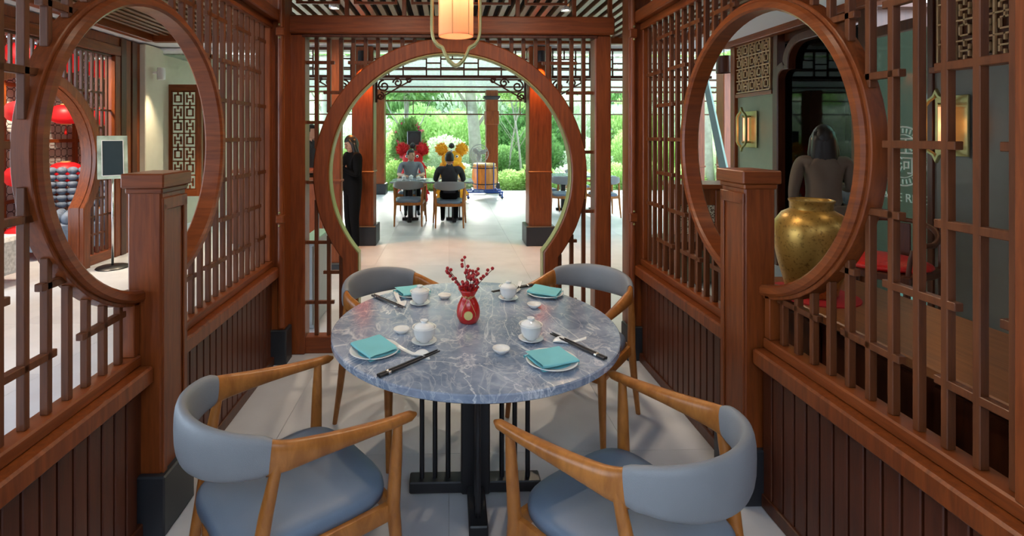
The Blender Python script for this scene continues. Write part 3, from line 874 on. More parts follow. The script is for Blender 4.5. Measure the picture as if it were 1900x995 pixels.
sconce(6.5, 'brass framed wall sconce on the sage wall near the garden gap')
sconce(3.86, 'brass framed wall sconce on the grey panel at the right edge')

# ================================================================== BOOTH FURNITURE
TC = Vector((0.116, 2.235)); TR = 0.622; TZ = 0.75
t = thing('round_table', 'round blue-grey veined marble table on a black slatted pedestal', 'table', (TC.x, TC.y, 0))
MB().lathe([(0, TZ - 0.032), (TR - 0.006, TZ - 0.032), (TR, TZ - 0.027), (TR, TZ - 0.004), (TR - 0.004, TZ), (0, TZ)], 128).build('marble_top', 'marble', t, True, 30)
MB().lathe([(0, TZ - 0.055), (0.33, TZ - 0.055), (0.33, TZ - 0.032), (0, TZ - 0.032)], 48).build('top_plate', 'black', t)
piece('column', (0, 0, 0.36), (0.125, 0.125, 0.67), 'black', t, 0.006)
for a in range(4):
    d = Vector((cos(a * pi / 2), sin(a * pi / 2)))
    piece('foot', (d.x * 0.17, d.y * 0.17, 0.04), (0.24 if a % 2 == 0 else 0.075, 0.075 if a % 2 == 0 else 0.24, 0.05), 'black', t, 0.005)
    for rr in (0.12, 0.178, 0.236):
        MB().tube([(d.x * rr, d.y * rr, 0.06), (d.x * rr, d.y * rr, TZ - 0.05)], 0.011, 10).build('rod', 'black', t, True, 60)

# ---- armchair
def sweep(pts, secs, n=14, power=2.6):
    mb = MB(); vs = []; fs = []
    pts = [Vector(p) for p in pts]; k = len(pts)
    for i, p in enumerate(pts):
        tg = (pts[min(i + 1, k - 1)] - pts[max(i - 1, 0)]).normalized()
        sd = tg.cross(Vector((0, 0, 1))).normalized(); up = sd.cross(tg)
        w_, h_ = secs[i]
        for j in range(n):
            a = 2 * pi * j / n
            c_, s_ = cos(a), sin(a)
            vs.append(p + sd * (w_ * math.copysign(abs(c_) ** (2 / power), c_)) + up * (h_ * math.copysign(abs(s_) ** (2 / power), s_)))
    for i in range(k - 1):
        for j in range(n):
            fs.append((i * n + j, i * n + (j + 1) % n, (i + 1) * n + (j + 1) % n, (i + 1) * n + j))
    fs.append(tuple(range(n - 1, -1, -1))); fs.append(tuple((k - 1) * n + j for j in range(n)))
    return mb.add(vs, fs)
def arm_curve(th):
    """U-shaped rail seen from above: th in [-1,1], 0 at the back"""
    a = abs(th); s = 1 if th >= 0 else -1
    # arc part |th|<0.5 : centre back, straight part beyond
    if a <= 0.5:
        ang = a / 0.5 * R(80)
        x = 0.262 * sin(ang) ; y = -0.06 - 0.245 * cos(ang)
    else:
        q = (a - 0.5) / 0.5
        x = 0.262 * sin(R(80)) + 0.035 * q - 0.012 * q * q; y = -0.06 - 0.245 * cos(R(80)) + 0.40 * q
    z = 0.715 - 0.045 * max(0, (a - 0.35) / 0.65) + 0.012 * max(0, (a - 0.9) * 10) * 0.2
    return Vector((s * x, y, z))
def make_chair(name, label, group):
    c = thing(name, label, 'chair', group=group)
    # seat: domed upholstered pad
    mb = MB(); nu, nr = 48, 7; vs = []; fs = []
    def outline(a):
        p = 4.0
        c_, s_ = cos(a), sin(a)
        x = math.copysign(abs(c_) ** (2 / p), c_); y = math.copysign(abs(s_) ** (2 / p), s_)
        wx = 0.262 - 0.045 * (1 - y) / 2 * 1.2
        return x * wx, 0.012 + y * 0.255 - (0.018 * x * x if y < 0 else -0.0)
    rings = [(0.93, 0.405), (1.0, 0.412), (1.008, 0.43), (0.995, 0.447), (0.95, 0.458), (0.8, 0.466), (0.5, 0.470), (0.2, 0.471)]
    for k_, z in rings:
        for i in range(nu):
            x, y = outline(2 * pi * i / nu); vs.append((x * k_, 0.012 + (y - 0.012) * k_, z))
    for r_ in range(len(rings) - 1):
        for i in range(nu): fs.append((r_ * nu + i, r_ * nu + (i + 1) % nu, (r_ + 1) * nu + (i + 1) % nu, (r_ + 1) * nu + i))
    fs.append(tuple(range(nu - 1, -1, -1))); fs.append(tuple((len(rings) - 1) * nu + i for i in range(nu)))
    mb.add(vs, fs).build('seat', 'leather', c, True)
    # rails under the seat
    for s in (-1, 1):
        sweep([(s * 0.262, 0.225, 0.388), (s * 0.225, -0.195, 0.388)], [(0.012, 0.028)] * 2, 12, 5).build('side_rail', 'teak', c, True, 40)
    sweep([(-0.262, 0.235, 0.388), (0, 0.25, 0.388), (0.262, 0.235, 0.388)], [(0.012, 0.028)] * 3, 12, 5).build('front_rail', 'teak', c, True, 40)
    sweep([(0.225 * sin(R(a)), -0.195 - 0.05 * (1 - abs(sin(R(a)))), 0.388) for a in range(-90, 91, 15)], [(0.012, 0.028)] * 13, 12, 5).build('back_rail', 'teak', c, True, 40)
    for s in (-1, 1):
        MB().tube([(s * 0.292, 0.262, 0.0), (s * 0.278, 0.245, 0.22), (s * 0.268, 0.232, 0.40), (s * 0.274, 0.240, 0.56), (s * 0.277, 0.245, 0.668)], [0.0125, 0.018, 0.0225, 0.0195, 0.0145], 14).build('leg', 'teak', c, True, 60)
        MB().tube([(s * 0.238, -0.268, 0.0), (s * 0.234, -0.222, 0.22), (s * 0.232, -0.19, 0.40), (s * 0.244, -0.165, 0.56), (s * 0.252, -0.135, 0.70)], [0.0125, 0.018, 0.022, 0.0195, 0.0145], 14).build('leg', 'teak', c, True, 60)
        ths = [s * (0.415 + 0.605 * i / 22) for i in range(23)]
        secs = []
        for th in ths:
            q = (abs(th) - 0.415) / 0.605
            h_ = 0.036 * (1 - q) ** 2.0 + 0.0135 + 0.003 * q
            w_ = 0.0165 + 0.006 * sin(pi * min(1, q * 1.1))
            if q > 0.93: e = sqrt(max(0.05, 1 - ((q - 0.93) / 0.075) ** 2)); h_ *= e; w_ *= e
            secs.append((w_, h_))
        sweep([arm_curve(th) for th in ths], secs, 14, 2.3).build('armrest', 'teak', c, True, 60)
    ths = [-0.425 + 0.85 * i / 30 for i in range(31)]
    secs = []
    for th in ths:
        q = 1 - abs(th) / 0.425
        e = 1.0 if q > 0.02 else 0.9
        secs.append((0.021 * e, (0.052 + 0.026 * sin(pi / 2 * q)) * e))
    sweep([arm_curve(th) + Vector((0, 0, 0.004)) for th in ths], secs, 18, 2.7).build('backrest', 'leather_back', c, True, 60)
    return c
def place(o, x, y, heading):
    o.location = (x, y, 0); o.rotation_euler = (0, 0, R(heading) - pi / 2)
G1 = 'armchairs round the marble table'
ch0 = make_chair('armchair', 'teak armchair with blue-grey leather seat, nearest on the left, back to the camera', G1)
place(ch0, -0.53, 1.66, 41)
for x, y, h, lab in ((0.555, 1.50, 124, 'teak armchair with blue-grey leather seat, nearest on the right, back to the camera'),
                     (-0.27, 2.76, -44, 'teak armchair behind the marble table on the left, tucked in by the arch leg'),
                     (0.72, 2.80, 226, 'teak armchair behind the marble table on the right, against the right partition')):
    o = dup(ch0, label=lab); place(o, x, y, h)

# ---- place settings
def tb(px, py, dz=0.0):
    p = onz(px, py, TZ + dz); p.z = TZ; return p
plate_me = MB().lathe([(0, 0.002), (0.055, 0.001), (0.06, 0.004), (0.088, 0.012), (0.096, 0.0165), (0.094, 0.019), (0.086, 0.0155), (0.058, 0.0075), (0, 0.0065)], 56).mesh('plate', 'porcelain', True)
dish_me = MB().lathe([(0, 0.0), (0.018, 0.0), (0.02, 0.003), (0.03, 0.011), (0.0345, 0.019), (0.033, 0.0205), (0.028, 0.0135), (0.016, 0.006), (0, 0.005)], 40).mesh('sauce_dish', 'porcelain', True)
sau_me = MB().lathe([(0, 0.0), (0.024, 0.0), (0.026, 0.003), (0.043, 0.0095), (0.046, 0.0125), (0.043, 0.013), (0.026, 0.0065), (0, 0.006)], 44).mesh('saucer', 'porcelain', True)
cup_me = MB().lathe([(0, 0.006), (0.018, 0.006), (0.02, 0.011), (0.031, 0.02), (0.0365, 0.036), (0.0405, 0.058), (0.044, 0.064), (0.0425, 0.065), (0.038, 0.06), (0.033, 0.036), (0.0, 0.02)], 48).mesh('cup', 'porcelain', True)
lid_me = MB().lathe([(0, 0.078), (0.007, 0.078), (0.014, 0.0855), (0.0145, 0.088), (0.012, 0.089), (0.0075, 0.083), (0.008, 0.0805), (0.02, 0.077), (0.033, 0.069), (0.0385, 0.062), (0.036, 0.061), (0, 0.07)], 44).mesh('lid', 'porcelain', True)
def napkin_mesh():
    # a sheet folded in thirds: S-shaped section drawn out along its length
    L, w, th, g = 0.155, 0.125, 0.0022, 0.0045
    prof = []
    def arc(cx, cz, r, a0, a1, n=7):
        for i in range(n + 1):
            a = a0 + (a1 - a0) * i / n; prof.append((cx + r * cos(a), cz + r * sin(a)))
    for i in range(9): prof.append((-w / 2 + w * i / 8, 0.001 + 0.0006 * sin(i * 1.3)))
    arc(w / 2, 0.001 + g, g, -pi / 2, pi / 2)
    for i in range(1, 9): prof.append((w / 2 - w * 0.96 * i / 8, 0.001 + 2 * g + 0.0008 * sin(i * 1.1)))
    arc(-w / 2 + w * 0.04, 0.001 + 3 * g, g, -pi / 2, -3 * pi / 2)
    for i in range(1, 9): prof.append((-w / 2 + w * 0.04 + w * 0.97 * i / 8, 0.001 + 4 * g + 0.0009 * sin(i * 0.9 + 1)))
    mb = MB(); vs = []; fs = []; n = len(prof); my = 9
    for j in range(my):
        v = j / (my - 1)
        for i, (x, z) in enumerate(prof):
            vs.append((x * (1 + 0.03 * sin(v * 3)), (v - 0.5) * L * (1 + 0.04 * sin(i * 0.11)), z * (0.9 + 0.28 * v) + 0.001 * sin(v * 7 + i * 0.2)))
    for j in range(my - 1):
        for i in range(n - 1): fs.append((j * n + i, j * n + i + 1, (j + 1) * n + i + 1, (j + 1) * n + i))
    return mb.add(vs, fs).mesh('napkin', 'napkin', True)
nap_me = napkin_mesh()
def spoon_mesh():
    mb = MB(); vs = []; fs = []; ns, nt_ = 24, 9
    for i in range(ns):
        s = i / (ns - 1)
        if s < 0.5:
            q = s / 0.5; w_ = 0.0225 * sqrt(max(0.0, 1 - (2 * q - 0.95) ** 2)) + 0.004 * q; dep = 0.014 * sin(pi * min(1, q)) ** 0.7 if 0 < q < 1 else 0.0; zb = 0.002
        else:
            q = (s - 0.5) / 0.5; w_ = 0.0075 + 0.003 * q; dep = 0.004 * (1 - q * 0.5); zb = 0.002 + 0.026 * q ** 1.2
        for j in range(nt_):
            u = -1 + 2 * j / (nt_ - 1)
            vs.append((s * 0.132 - 0.035, u * max(w_, 0.001), zb + (dep if s < 0.5 else dep) * u * u + (0.0 if s < .5 else 0.0)))
    for i in range(ns - 1):
        for j in range(nt_ - 1): fs.append((i * nt_ + j, i * nt_ + j + 1, (i + 1) * nt_ + j + 1, (i + 1) * nt_ + j))
    return mb.add(vs, fs).mesh('spoon', 'porcelain', True)
spoon_me = spoon_mesh()
L = 0.275
stick_me = MB().tube([(0, 0, 0), (0.12, 0, 0), (L, 0, 0)], [0.0028, 0.0046, 0.0058], 8).mesh('stick_shaft', 'black', True, 60)
band_me = MB().tube([(L - 0.045, 0, 0), (L - 0.035, 0, 0)], 0.0062, 8).mesh('silver_band', 'silver', True, 60)
rest_me = MB().ball((0, 0, 0.004), (0.008, 0.02, 0.006), 12, 8).mesh('chopstick_rest', 'porcelain', True)
def setting(where, plate, nrot, cup, dish, spoon, spoon_to, st0, st1, rest):
    p = tb(*plate)
    o = tag(link('plate', plate_me, None, p), 'round white plate under the turquoise napkin at the %s setting' % where, 'plate', 'white dinner plates')
    o = tag(link('napkin', nap_me, None, (p.x, p.y, TZ + 0.0085), R(nrot)), 'folded turquoise napkin lying on the %s plate' % where, 'napkin', 'turquoise napkins')
    q = tb(*cup)
    g_ = thing('lidded_teacup', 'white lidded teacup on a saucer at the %s setting' % where, 'teacup', q, 0, 'white lidded teacups')
    for nm_, me_ in (('saucer', sau_me), ('cup', cup_me), ('lid', lid_me)): link(nm_, me_, g_).scale = (1.12, 1.12, 1.06)
    tag(link('sauce_dish', dish_me, None, tb(*dish)), 'tiny white sauce dish at the %s setting' % where, 'dish', 'small white sauce dishes')
    a, b_ = tb(*spoon), tb(*spoon_to)
    o = link('soup_spoon', spoon_me, None, (a.x, a.y, TZ + 0.003), atan2(b_.y - a.y, b_.x - a.x))
    md = o.modifiers.new('thickness', 'SOLIDIFY'); md.thickness = 0.0025; md.offset = 1
    tag(o, 'white porcelain soup spoon at the %s setting' % where, 'spoon', 'porcelain soup spoons')
    a, b_ = tb(*st0), tb(*st1)
    ang = atan2(b_.y - a.y, b_.x - a.x); nrm = Vector((-sin(ang), cos(ang)))
    mid = (a + b_) / 2; st = mid - Vector((cos(ang), sin(ang), 0)) * (L / 2)
    for k, nm in ((-1, 'nearer'), (1, 'farther')):
        off = nrm * 0.0066 * k
        kk = -1 if nrm.y < 0 else 1
        nm2 = nm if kk > 0 else ('farther' if nm == 'nearer' else 'nearer')
        c = thing('chopstick', '%s black chopstick of the pair at the %s setting' % (nm2, where), 'chopstick', (st.x + off.x, st.y + off.y, TZ + 0.013), ang, 'black chopsticks with silver bands')
        c.rotation_euler = (0, R(1.2), ang)
        link('shaft', stick_me, c); link('silver_band', band_me, c)
    r_ = Vector((st.x, st.y, TZ)) + Vector((cos(ang), sin(ang), 0)) * 0.06
    tag(link('chopstick_rest', rest_me, None, (r_.x, r_.y, TZ), ang), 'white chopstick rest at the %s setting' % where, 'chopstick rest', 'white chopstick rests')
setting('front left', (695, 655), 38, (787, 637), (745, 618), (781, 662), (735, 656), (818, 655), (697, 704), None)
setting('front right', (1024, 675), 112, (985, 632), (930, 655), (1042, 637), (1080, 641), (1018, 622), (1130, 672), None)
setting('rear left', (765, 547), 118, (779, 565), (825, 554), (744, 566), (724, 543), (748, 575), (694, 551), None)
setting('rear right', (1011, 548), 62, (943, 556), (991, 571), (958, 541), (974, 522), (914, 546), (988, 531), None)

# ---- red pouch vase with berries
vb = tb(869, 598)
v = thing('pouch_vase', 'red money-pouch vase with gold medallion and cord at the table centre', 'vase', vb)
prof = [(0, 0.002), (0.030, 0.0), (0.042, 0.006), (0.0515, 0.03), (0.053, 0.05), (0.048, 0.078), (0.036, 0.103), (0.027, 0.117), (0.0275, 0.122), (0.036, 0.138), (0.043, 0.150)]
mb = MB(); n = 48; vs = []; fs = []
full = prof + [(0.040, 0.149), (0.026, 0.125), (0.0, 0.10)]
for i in range(n):
    a = 2 * pi * i / n
    for r_, z in full:
        k = 1 + (0.05 * sin(a * 12) * max(0, min(1, (z - 0.095) / 0.03)))
        vs.append((r_ * k * cos(a), r_ * k * sin(a), z))
kk = len(full)
for i in range(n):
    for q in range(kk - 1): fs.append((i * kk + q, ((i + 1) % n) * kk + q, ((i + 1) % n) * kk + q + 1, i * kk + q + 1))
mb.add(vs, fs).build('pouch_body', 'red_glaze', v, True)
fd = Vector((-vb.x, -vb.y, 0)).normalized(); ta = atan2(fd.y, fd.x)
md_ = MB().lathe([(0, 0.004), (0.018, 0.004), (0.0195, 0.002), (0.0195, -0.004), (0, -0.004)], 28, (fd.x * 0.0515, fd.y * 0.0515, 0.047), Matrix.Rotation(ta, 3, 'Z') @ Matrix.Rotation(R(88), 3, 'Y')).build('medallion', 'gold_disc', v, True, 40)
MB().tube([(0.0285 * cos(a), 0.0285 * sin(a), 0.119) for a in [2 * pi * i / 24 for i in range(24)]], 0.002, 6, True).build('neck_cord', 'gold_cord', v, True)
def vp(u, z, r_):
    sdv = Vector((-fd.y, fd.x, 0)); a = u
    d_ = (fd * cos(a) + sdv * sin(a)); return (d_.x * r_, d_.y * r_, z)
for s in (-1, 1):
    MB().tube([vp(0, 0.117, 0.031), vp(s * 0.25, 0.10, 0.039), vp(s * 0.42, 0.08, 0.049), vp(s * 0.60, 0.055, 0.0545), vp(s * 0.62, 0.04, 0.0545)], 0.0012, 6).build('cord_tail', 'gold_cord', v, True)
    MB().tube([vp(0, 0.118, 0.032), vp(s * 0.25, 0.128, 0.04), vp(s * 0.5, 0.124, 0.04), vp(s * 0.3, 0.115, 0.036), vp(0, 0.118, 0.032)], 0.0013, 6).build('cord_bow', 'gold_cord', v, True)
bs = thing('berry_spray', 'spray of red berries on dark twigs standing in the red vase', 'berries', (vb.x, vb.y, TZ + 0.10))
berry_me = MB().ball((0, 0, 0), 0.0078, 10, 7).mesh('berry', 'berry', True)
random.seed(3)
for k in range(9):
    a = 2 * pi * k / 9 + 0.3; ln = random.uniform(0.115, 0.165); lean = random.uniform(0.45, 0.8) if k % 3 else 0.15
    pts = [Vector((0.006 * cos(a), 0.006 * sin(a), 0.0))]
    for i in range(1, 6):
        q = i / 5; pts.append(Vector((cos(a) * lean * ln * q ** 1.3, sin(a) * lean * ln * q ** 1.3, ln * q)))
    MB().tube(pts, 0.0014, 5).build('twig', 'twig', bs, True)
    for i in range(8):
        q = 0.35 + 0.65 * i / 7
        i0 = min(4, int(q * 5)); p = pts[i0].lerp(pts[i0 + 1], q * 5 - i0)
        p = p + Vector((random.uniform(-1, 1), random.uniform(-1, 1), random.uniform(-0.3, 0.6))) * 0.017 * (0.2 if i == 7 else 1)
        link('berry', berry_me, bs, p)

# ---- hanging lantern
lp = at(846, 68, 2.6)
la = thing('hanging_lantern', 'paper cylinder lantern in a curved brass frame hanging above the table', 'lantern', (lp.x, lp.y, 0))
zb_ = lp.z
half = [(0.0, -0.152), (0.012, -0.148), (0.038, -0.124), (0.057, -0.0875), (0.065, -0.066), (0.071, -0.058), (0.095, -0.045), (0.113, -0.022), (0.121, 0.005), (0.124, 0.033), (0.124, 0.36), (0.121, 0.39), (0.113, 0.41), (0.095, 0.43), (0.05, 0.46), (0.0, 0.475)]
loop = half + [(-u, v_) for u, v_ in reversed(half[1:-1])]
ry = YAW
MB().ribbon(loop, 0.016, 0.06, lambda u, v_, n: (u, n, zb_ + v_), True, 0.003).build('brass_frame', 'brass', la, True, 35)
MB().lathe([(0.088, zb_), (0.090, zb_), (0.090, zb_ + 0.33), (0.088, zb_ + 0.33), (0.088, zb_)], 40).build('paper_shade', 'shade_paper', la, True, 40)
MB().lathe([(0, zb_ + 0.002), (0.088, zb_ + 0.002), (0.088, zb_ + 0.005), (0, zb_ + 0.005)], 40).build('shade_diffuser', 'shade_paper', la)
for a in (0.3, 1.35, 2.4, 3.45, 4.5, 5.5): piece('shade_rib', (0.0905 * cos(a), 0.0905 * sin(a), zb_ + 0.165), (0.004, 0.004, 0.33), 'brass', la, 0)
MB().ball((0, 0, zb_ + 0.27), (0.03, 0.03, 0.045), 14, 10).build('bulb', 'bulb', la, True)
MB().tube([(0, 0, zb_ + 0.31), (0, 0, CZ)], 0.008, 8).build('stem', 'brass', la, True)
light('lantern_light', 'POINT', (0, 0, zb_ + 0.20), 14, (1.0, 0.72, 0.50), la, shadow_soft_size=0.03)

# ================================================================== RIGHT HALL THINGS
ct = thing('counter', 'long low wooden counter carrying the gold vase', 'counter', (0, 0, 0))
CT0, CT1 = 0.75, 2.92
piece('worktop', (2.05, (CT0 + CT1) / 2, 0.728), (0.62, CT1 - CT0, 0.044), 'counter_wood', ct, 0.006)
piece('body', (2.07, (CT0 + CT1) / 2, 0.38), (0.50, CT1 - CT0 - 0.1, 0.66), 'wood_dark', ct, 0.005)
for k in range(4): piece('door_panel', (1.81, CT0 + 0.32 + k * 0.52, 0.38), (0.02, 0.46, 0.56), 'wood_dark', ct, 0.006)
piece('plinth', (2.07, (CT0 + CT1) / 2, 0.03), (0.46, CT1 - CT0 - 0.16, 0.06), 'black_base', ct, 0)
gv = Vector((1.90, 2.58, 0.757))
MBc = MB().lathe([(0, 0), (0.21, 0.0), (0.21, 0.006), (0, 0.006)], 40).build('round_mat', 'red_cloth', None, loc=(gv.x, gv.y, 0.7505))
tag(MBc, 'round red mat under the gold vase', 'mat')
o = MB().lathe([(0, 0), (0.105, 0), (0.115, 0.012), (0.125, 0.06), (0.15, 0.15), (0.170, 0.25), (0.174, 0.32), (0.165, 0.375), (0.135, 0.42), (0.105, 0.437), (0.096, 0.443), (0.096, 0.476), (0.103, 0.484), (0.104, 0.492), (0.096, 0.494), (0.089, 0.485), (0.089, 0.44), (0.0, 0.40)], 64).build('gold_vase', 'gold_vase', None, True, 50, loc=gv)
tag(o, 'large mottled gold jar standing on the wooden counter', 'vase')
# red-cushioned chair behind the counter
rc = thing('round_back_chair', 'dark wooden round-back chair with a glossy red seat cushion', 'chair', (2.98, 3.40, 0), R(115))
for sx in (-1, 1):
    for sy in (-1, 1):
        MB().tube([(sx * 0.25, sy * 0.23, 0), (sx * 0.25, sy * 0.23, 0.70)], 0.019, 10).build('leg', 'wood_dark', rc, True, 50)
    MB().tube([(sx * 0.25, -0.23, 0.64), (sx * 0.245, -0.24, 0.8), (sx * 0.23, -0.27, 0.98)], 0.016, 8).build('back_post', 'wood_dark', rc, True, 50)
    MB().tube([(sx * 0.25, 0.22, 0.68), (sx * 0.26, 0.21, 0.80), (sx * 0.27, 0.20, 0.86)], 0.014, 8).build('arm_post', 'wood_dark', rc, True, 50)
    piece('stretcher', (sx * 0.25, 0, 0.2), (0.02, 0.44, 0.03), 'wood_dark', rc)
piece('seat_frame', (0, 0, 0.67), (0.56, 0.52, 0.05), 'wood_dark', rc, 0.008)
piece('footrest', (0, 0.235, 0.16), (0.5, 0.03, 0.03), 'wood_dark', rc)
MB().tube([(0.30 * cos(a), -0.0 + 0.31 * sin(a) * (1.0 if sin(a) < 0 else 0.9), 0.88 + 0.10 * max(0, -sin(a))) for a in [R(200 - 220 - 0 + i * 0) for i in range(0)] or [R(-205 + i * 230 / 20) for i in range(21)]], 0.017, 10).build('crest_rail', 'wood_dark', rc, True, 50)
MB().box((0, -0.285, 0.82), (0.13, 0.015, 0.28)).build('splat', 'wood_dark', rc, bevel=0.004)
MB().ball((0, 0, 0.715), (0.29, 0.27, 0.05), 24, 12).build('cushion', 'red_cushion', rc, True)
# host desk with pierced panels
hp = at(1318, 343, 5.5)
hd = thing('host_desk', 'wooden desk with pierced cream panels beside the garden gap', 'desk', (hp.x, hp.y, 0), R(-8))
piece('desk_top', (0, 0, 1.04), (0.95, 0.5, 0.05), 'wood_h', hd, 0.006)
piece('apron', (0, 0, 0.93), (0.86, 0.42, 0.17), 'wood', hd, 0.005)
for sx in (-0.41, -0.205, 0.0, 0.205, 0.41): piece('desk_post', (sx, -0.2, 0.5), (0.05, 0.05, 1.0), 'wood', hd, 0.004)
for k in range(4): piece('pierced_panel', (-0.307 + k * 0.205, -0.19, 0.64), (0.15, 0.02, 0.40), 'pierced', hd, 0.002)
piece('lower_shelf', (0.0, -0.05, 0.42), (1.0, 0.6, 0.06), 'wood_h', hd, 0.008)
piece('desk_body', (0, 0.02, 0.5), (0.84, 0.34, 0.98), 'sage', hd, 0.003)
lb = at(1262, 433, 5.0)
b2 = thing('low_bench', 'low dark bench seen through the right lattice', 'bench', (lb.x - 0.05, lb.y - 0.35, 0), R(4))
piece('bench_seat', (0, 0, 0.60), (0.75, 0.36, 0.07), 'wood_dark', b2, 0.008)
for sx in (-0.32, 0.32): piece('bench_leg', (sx, 0, 0.28), (0.06, 0.30, 0.57), 'wood_dark', b2, 0.005)
# leaning teal pole, hanging dark lamp
a, b_ = at(1306, 132, 8.0), at(1343, 312, 7.6)
dv = (b_ - a); b_2 = a + dv * ((a.z - 0.03) / (a.z - b_.z))
tp = thing('leaning_pole', 'flat teal-grey pole leaning in the garden gap', 'pole', (b_2.x, b_2.y, 0))
MB().tube([Vector((0, 0, 0.03)), a - Vector((b_2.x, b_2.y, 0))], (0.085, 0.05), 4).build('shaft', 'teal_paint', tp)
MB().box((0, 0, 0.02), (0.22, 0.14, 0.04)).build('foot', 'black', tp, bevel=0.006)
hl = at(1343, 120, 7.2)
dl = thing('drum_pendant', 'dark drum pendant lamp hanging in the garden gap', 'pendant lamp', (hl.x, hl.y, 0))
MB().lathe([(0.0, hl.z + 0.12), (0.10, hl.z + 0.12), (0.105, hl.z - 0.12), (0.098, hl.z - 0.12), (0.095, hl.z + 0.10), (0, hl.z + 0.10)], 28).build('drum_shade', 'wood_dark', dl, True, 40)
MB().tube([(0, 0, hl.z + 0.12), (0, 0, CZ)], 0.006, 6).build('cord', 'black', dl)

# ================================================================== LEFT HALL THINGS
# lattice shutters
def shutter(px0, px1, py0, py1, zc, label, rot=0.0):
    a, b_ = at(px0, py0, zc), at(px1, py1, zc)
    wd = (b_ - a).xy.length; ht = a.z - b_.z; c = (a + b_) / 2
    t = thing('lattice_shutter', label, 'shutter', (c.x, c.y, b_.z), rot, 'open lattice shutters')
    for s in (-1, 1): piece('stile', (s * (wd / 2 - 0.04), 0, ht / 2), (0.08, 0.05, ht), 'wood', t, 0.004)
    for z in (0.05, ht - 0.05): piece('rail', (0, 0, z), (wd - 0.16, 0.05, 0.10), 'wood_h', t, 0.004)
    mpl = lambda u, v, n: (u, n, v)
    fret('fretwork', t, 'wood', -wd / 2 + 0.09, wd / 2 - 0.09, 0.11, ht - 0.11, 2, 7, mpl, 0.02, 0.025)
shutter(309, 374, 157, 364, 7.9, 'open lattice shutter right of the lit cream pier')
shutter(378, 408, 166, 352, 8.6, 'darker lattice shutter half hidden by the left moon ring', R(12))
# sign stand
sp = onz(209, 497, 0.0)
ss = thing('sign_stand', 'poster stand with a slim chrome pole and round black foot', 'sign stand', (sp.x, sp.y, 0), R(38))
MB().lathe([(0, 0), (0.17, 0), (0.175, 0.008), (0.16, 0.02), (0.02, 0.03), (0, 0.03)], 36).build('round_foot', 'black', ss, True, 40)
MB().tube([(0, 0, 0.02), (0, 0, 1.12)], 0.014, 10).build('pole', 'silver', ss, True)
ztop_, zbot_ = 1.58, 1.06
rx = Matrix.Rotation(R(-10), 3, 'X')
MB().box((0, 0, (ztop_ + zbot_) / 2), (0.30, 0.02, ztop_ - zbot_), rx).build('glass_board', 'sign_face_reflection', ss, bevel=0.003)
MB().box((-0.0, -0.014, (ztop_ + zbot_) / 2 - 0.01), (0.21, 0.004, 0.42), rx).build('printed_card', 'sign_dark', ss)
mbs = MB(); mbs.ribbon([(-0.105, -0.21), (0.105, -0.21), (0.105, 0.21), (-0.105, 0.21)], 0.008, 0.004, lambda u, v, n: tuple(rx @ Vector((u, -0.018 + n, v)) + Vector((0, 0, (ztop_ + zbot_) / 2 - 0.01))), True, 0.001)
mbs.build('card_border', 'porcelain', ss)
# red lanterns on strings
def make_lantern():
    t = thing('red_lantern', 'lantern', 'lantern', group='strung red lanterns')
    mb = MB(); n = 28; prof = [(0.055, -0.135), (0.10, -0.13), (0.16, -0.10), (0.192, -0.05), (0.20, 0.0), (0.192, 0.05), (0.16, 0.10), (0.10, 0.13), (0.055, 0.135)]
    vs = []; fs = []; k = len(prof)
    for i in range(n * 2):
        a = pi * i / n; q = 1.0 if i % 2 else 0.97
        for r_, z in prof: vs.append((r_ * q * cos(a), r_ * q * sin(a), z))
    for i in range(n * 2):
        for j in range(k - 1): fs.append((i * k + j, ((i + 1) % (2 * n)) * k + j, ((i + 1) % (2 * n)) * k + j + 1, i * k + j + 1))
    mb.add(vs, fs).build('silk_body', 'red_lantern', t, True)
    for s in (-1, 1): MB().lathe([(0, s * 0.132), (0.06, s * 0.132), (0.06, s * 0.15), (0, s * 0.15)], 20).build('cap', 'gold_cord', t)
    MB().tube([(0, 0, -0.15), (0, 0, -0.20), (0, 0, -0.21), (0, 0, -0.29)], [0.004, 0.004, 0.014, 0.02], 8).build('tassel', 'red_glaze', t, True)
    MB().tube([(0, 0, 0.15), (0, 0, 0.245)], 0.004, 6).build('cord', 'black', t)
    return t
ln0 = make_lantern()
rows = [('top', 2.62), ('second', 1.88), ('third', 1.06), ('lowest', 0.30)]
first = True
for cn, (cx_, cy_) in (('near string at the left picture edge', (-5.42, 6.53)), ('middle string inside the keyhole', (-5.49, 7.33)), ('far string behind the keyhole lattice', (-5.49, 8.06))):
    for rn, z in rows:
        lab = '%s red silk lantern on the %s' % (rn, cn)
        if first: o = ln0; first = False
        else: o = dup(ln0)
        o.location = (cx_, cy_, z); o['label'] = lab
# tufted armchair and patterned ottoman in the lantern room
ac = thing('tufted_chair', 'blue-grey quilted tub chair inside the keyhole room', 'chair', (-5.04, 6.90, 0), R(-150))
def pad(nm, c, s, nx, nz, axis):
    mb = MB(); base = Vector(c)
    for i in range(nx):
        for j in range(nz):
            u = (i + 0.5) / nx - 0.5; v_ = (j + 0.5) / nz - 0.5
            if axis == 'y': mb.ball(base + Vector((u * s[0], 0.04 * (1 - (2 * u) ** 2), v_ * s[2])), (s[0] / nx * 0.56, s[1] / 2, s[2] / nz * 0.56), 8, 6)
            else: mb.ball(base + Vector((u * s[0], v_ * s[1], 0)), (s[0] / nx * 0.56, s[1] / nz * 0.56, s[2] / 2), 8, 6)
    mb.build(nm, 'armchair_blue', ac, True)
pad('quilted_back', (0, -0.33, 0.86), (0.72, 0.16, 0.56), 6, 6, 'y')
pad('quilted_seat', (0, 0.02, 0.50), (0.72, 0.66, 0.16), 6, 6, 'z')
piece('chair_body', (0, 0, 0.28), (0.72, 0.70, 0.34), 'armchair_blue', ac, 0.03)
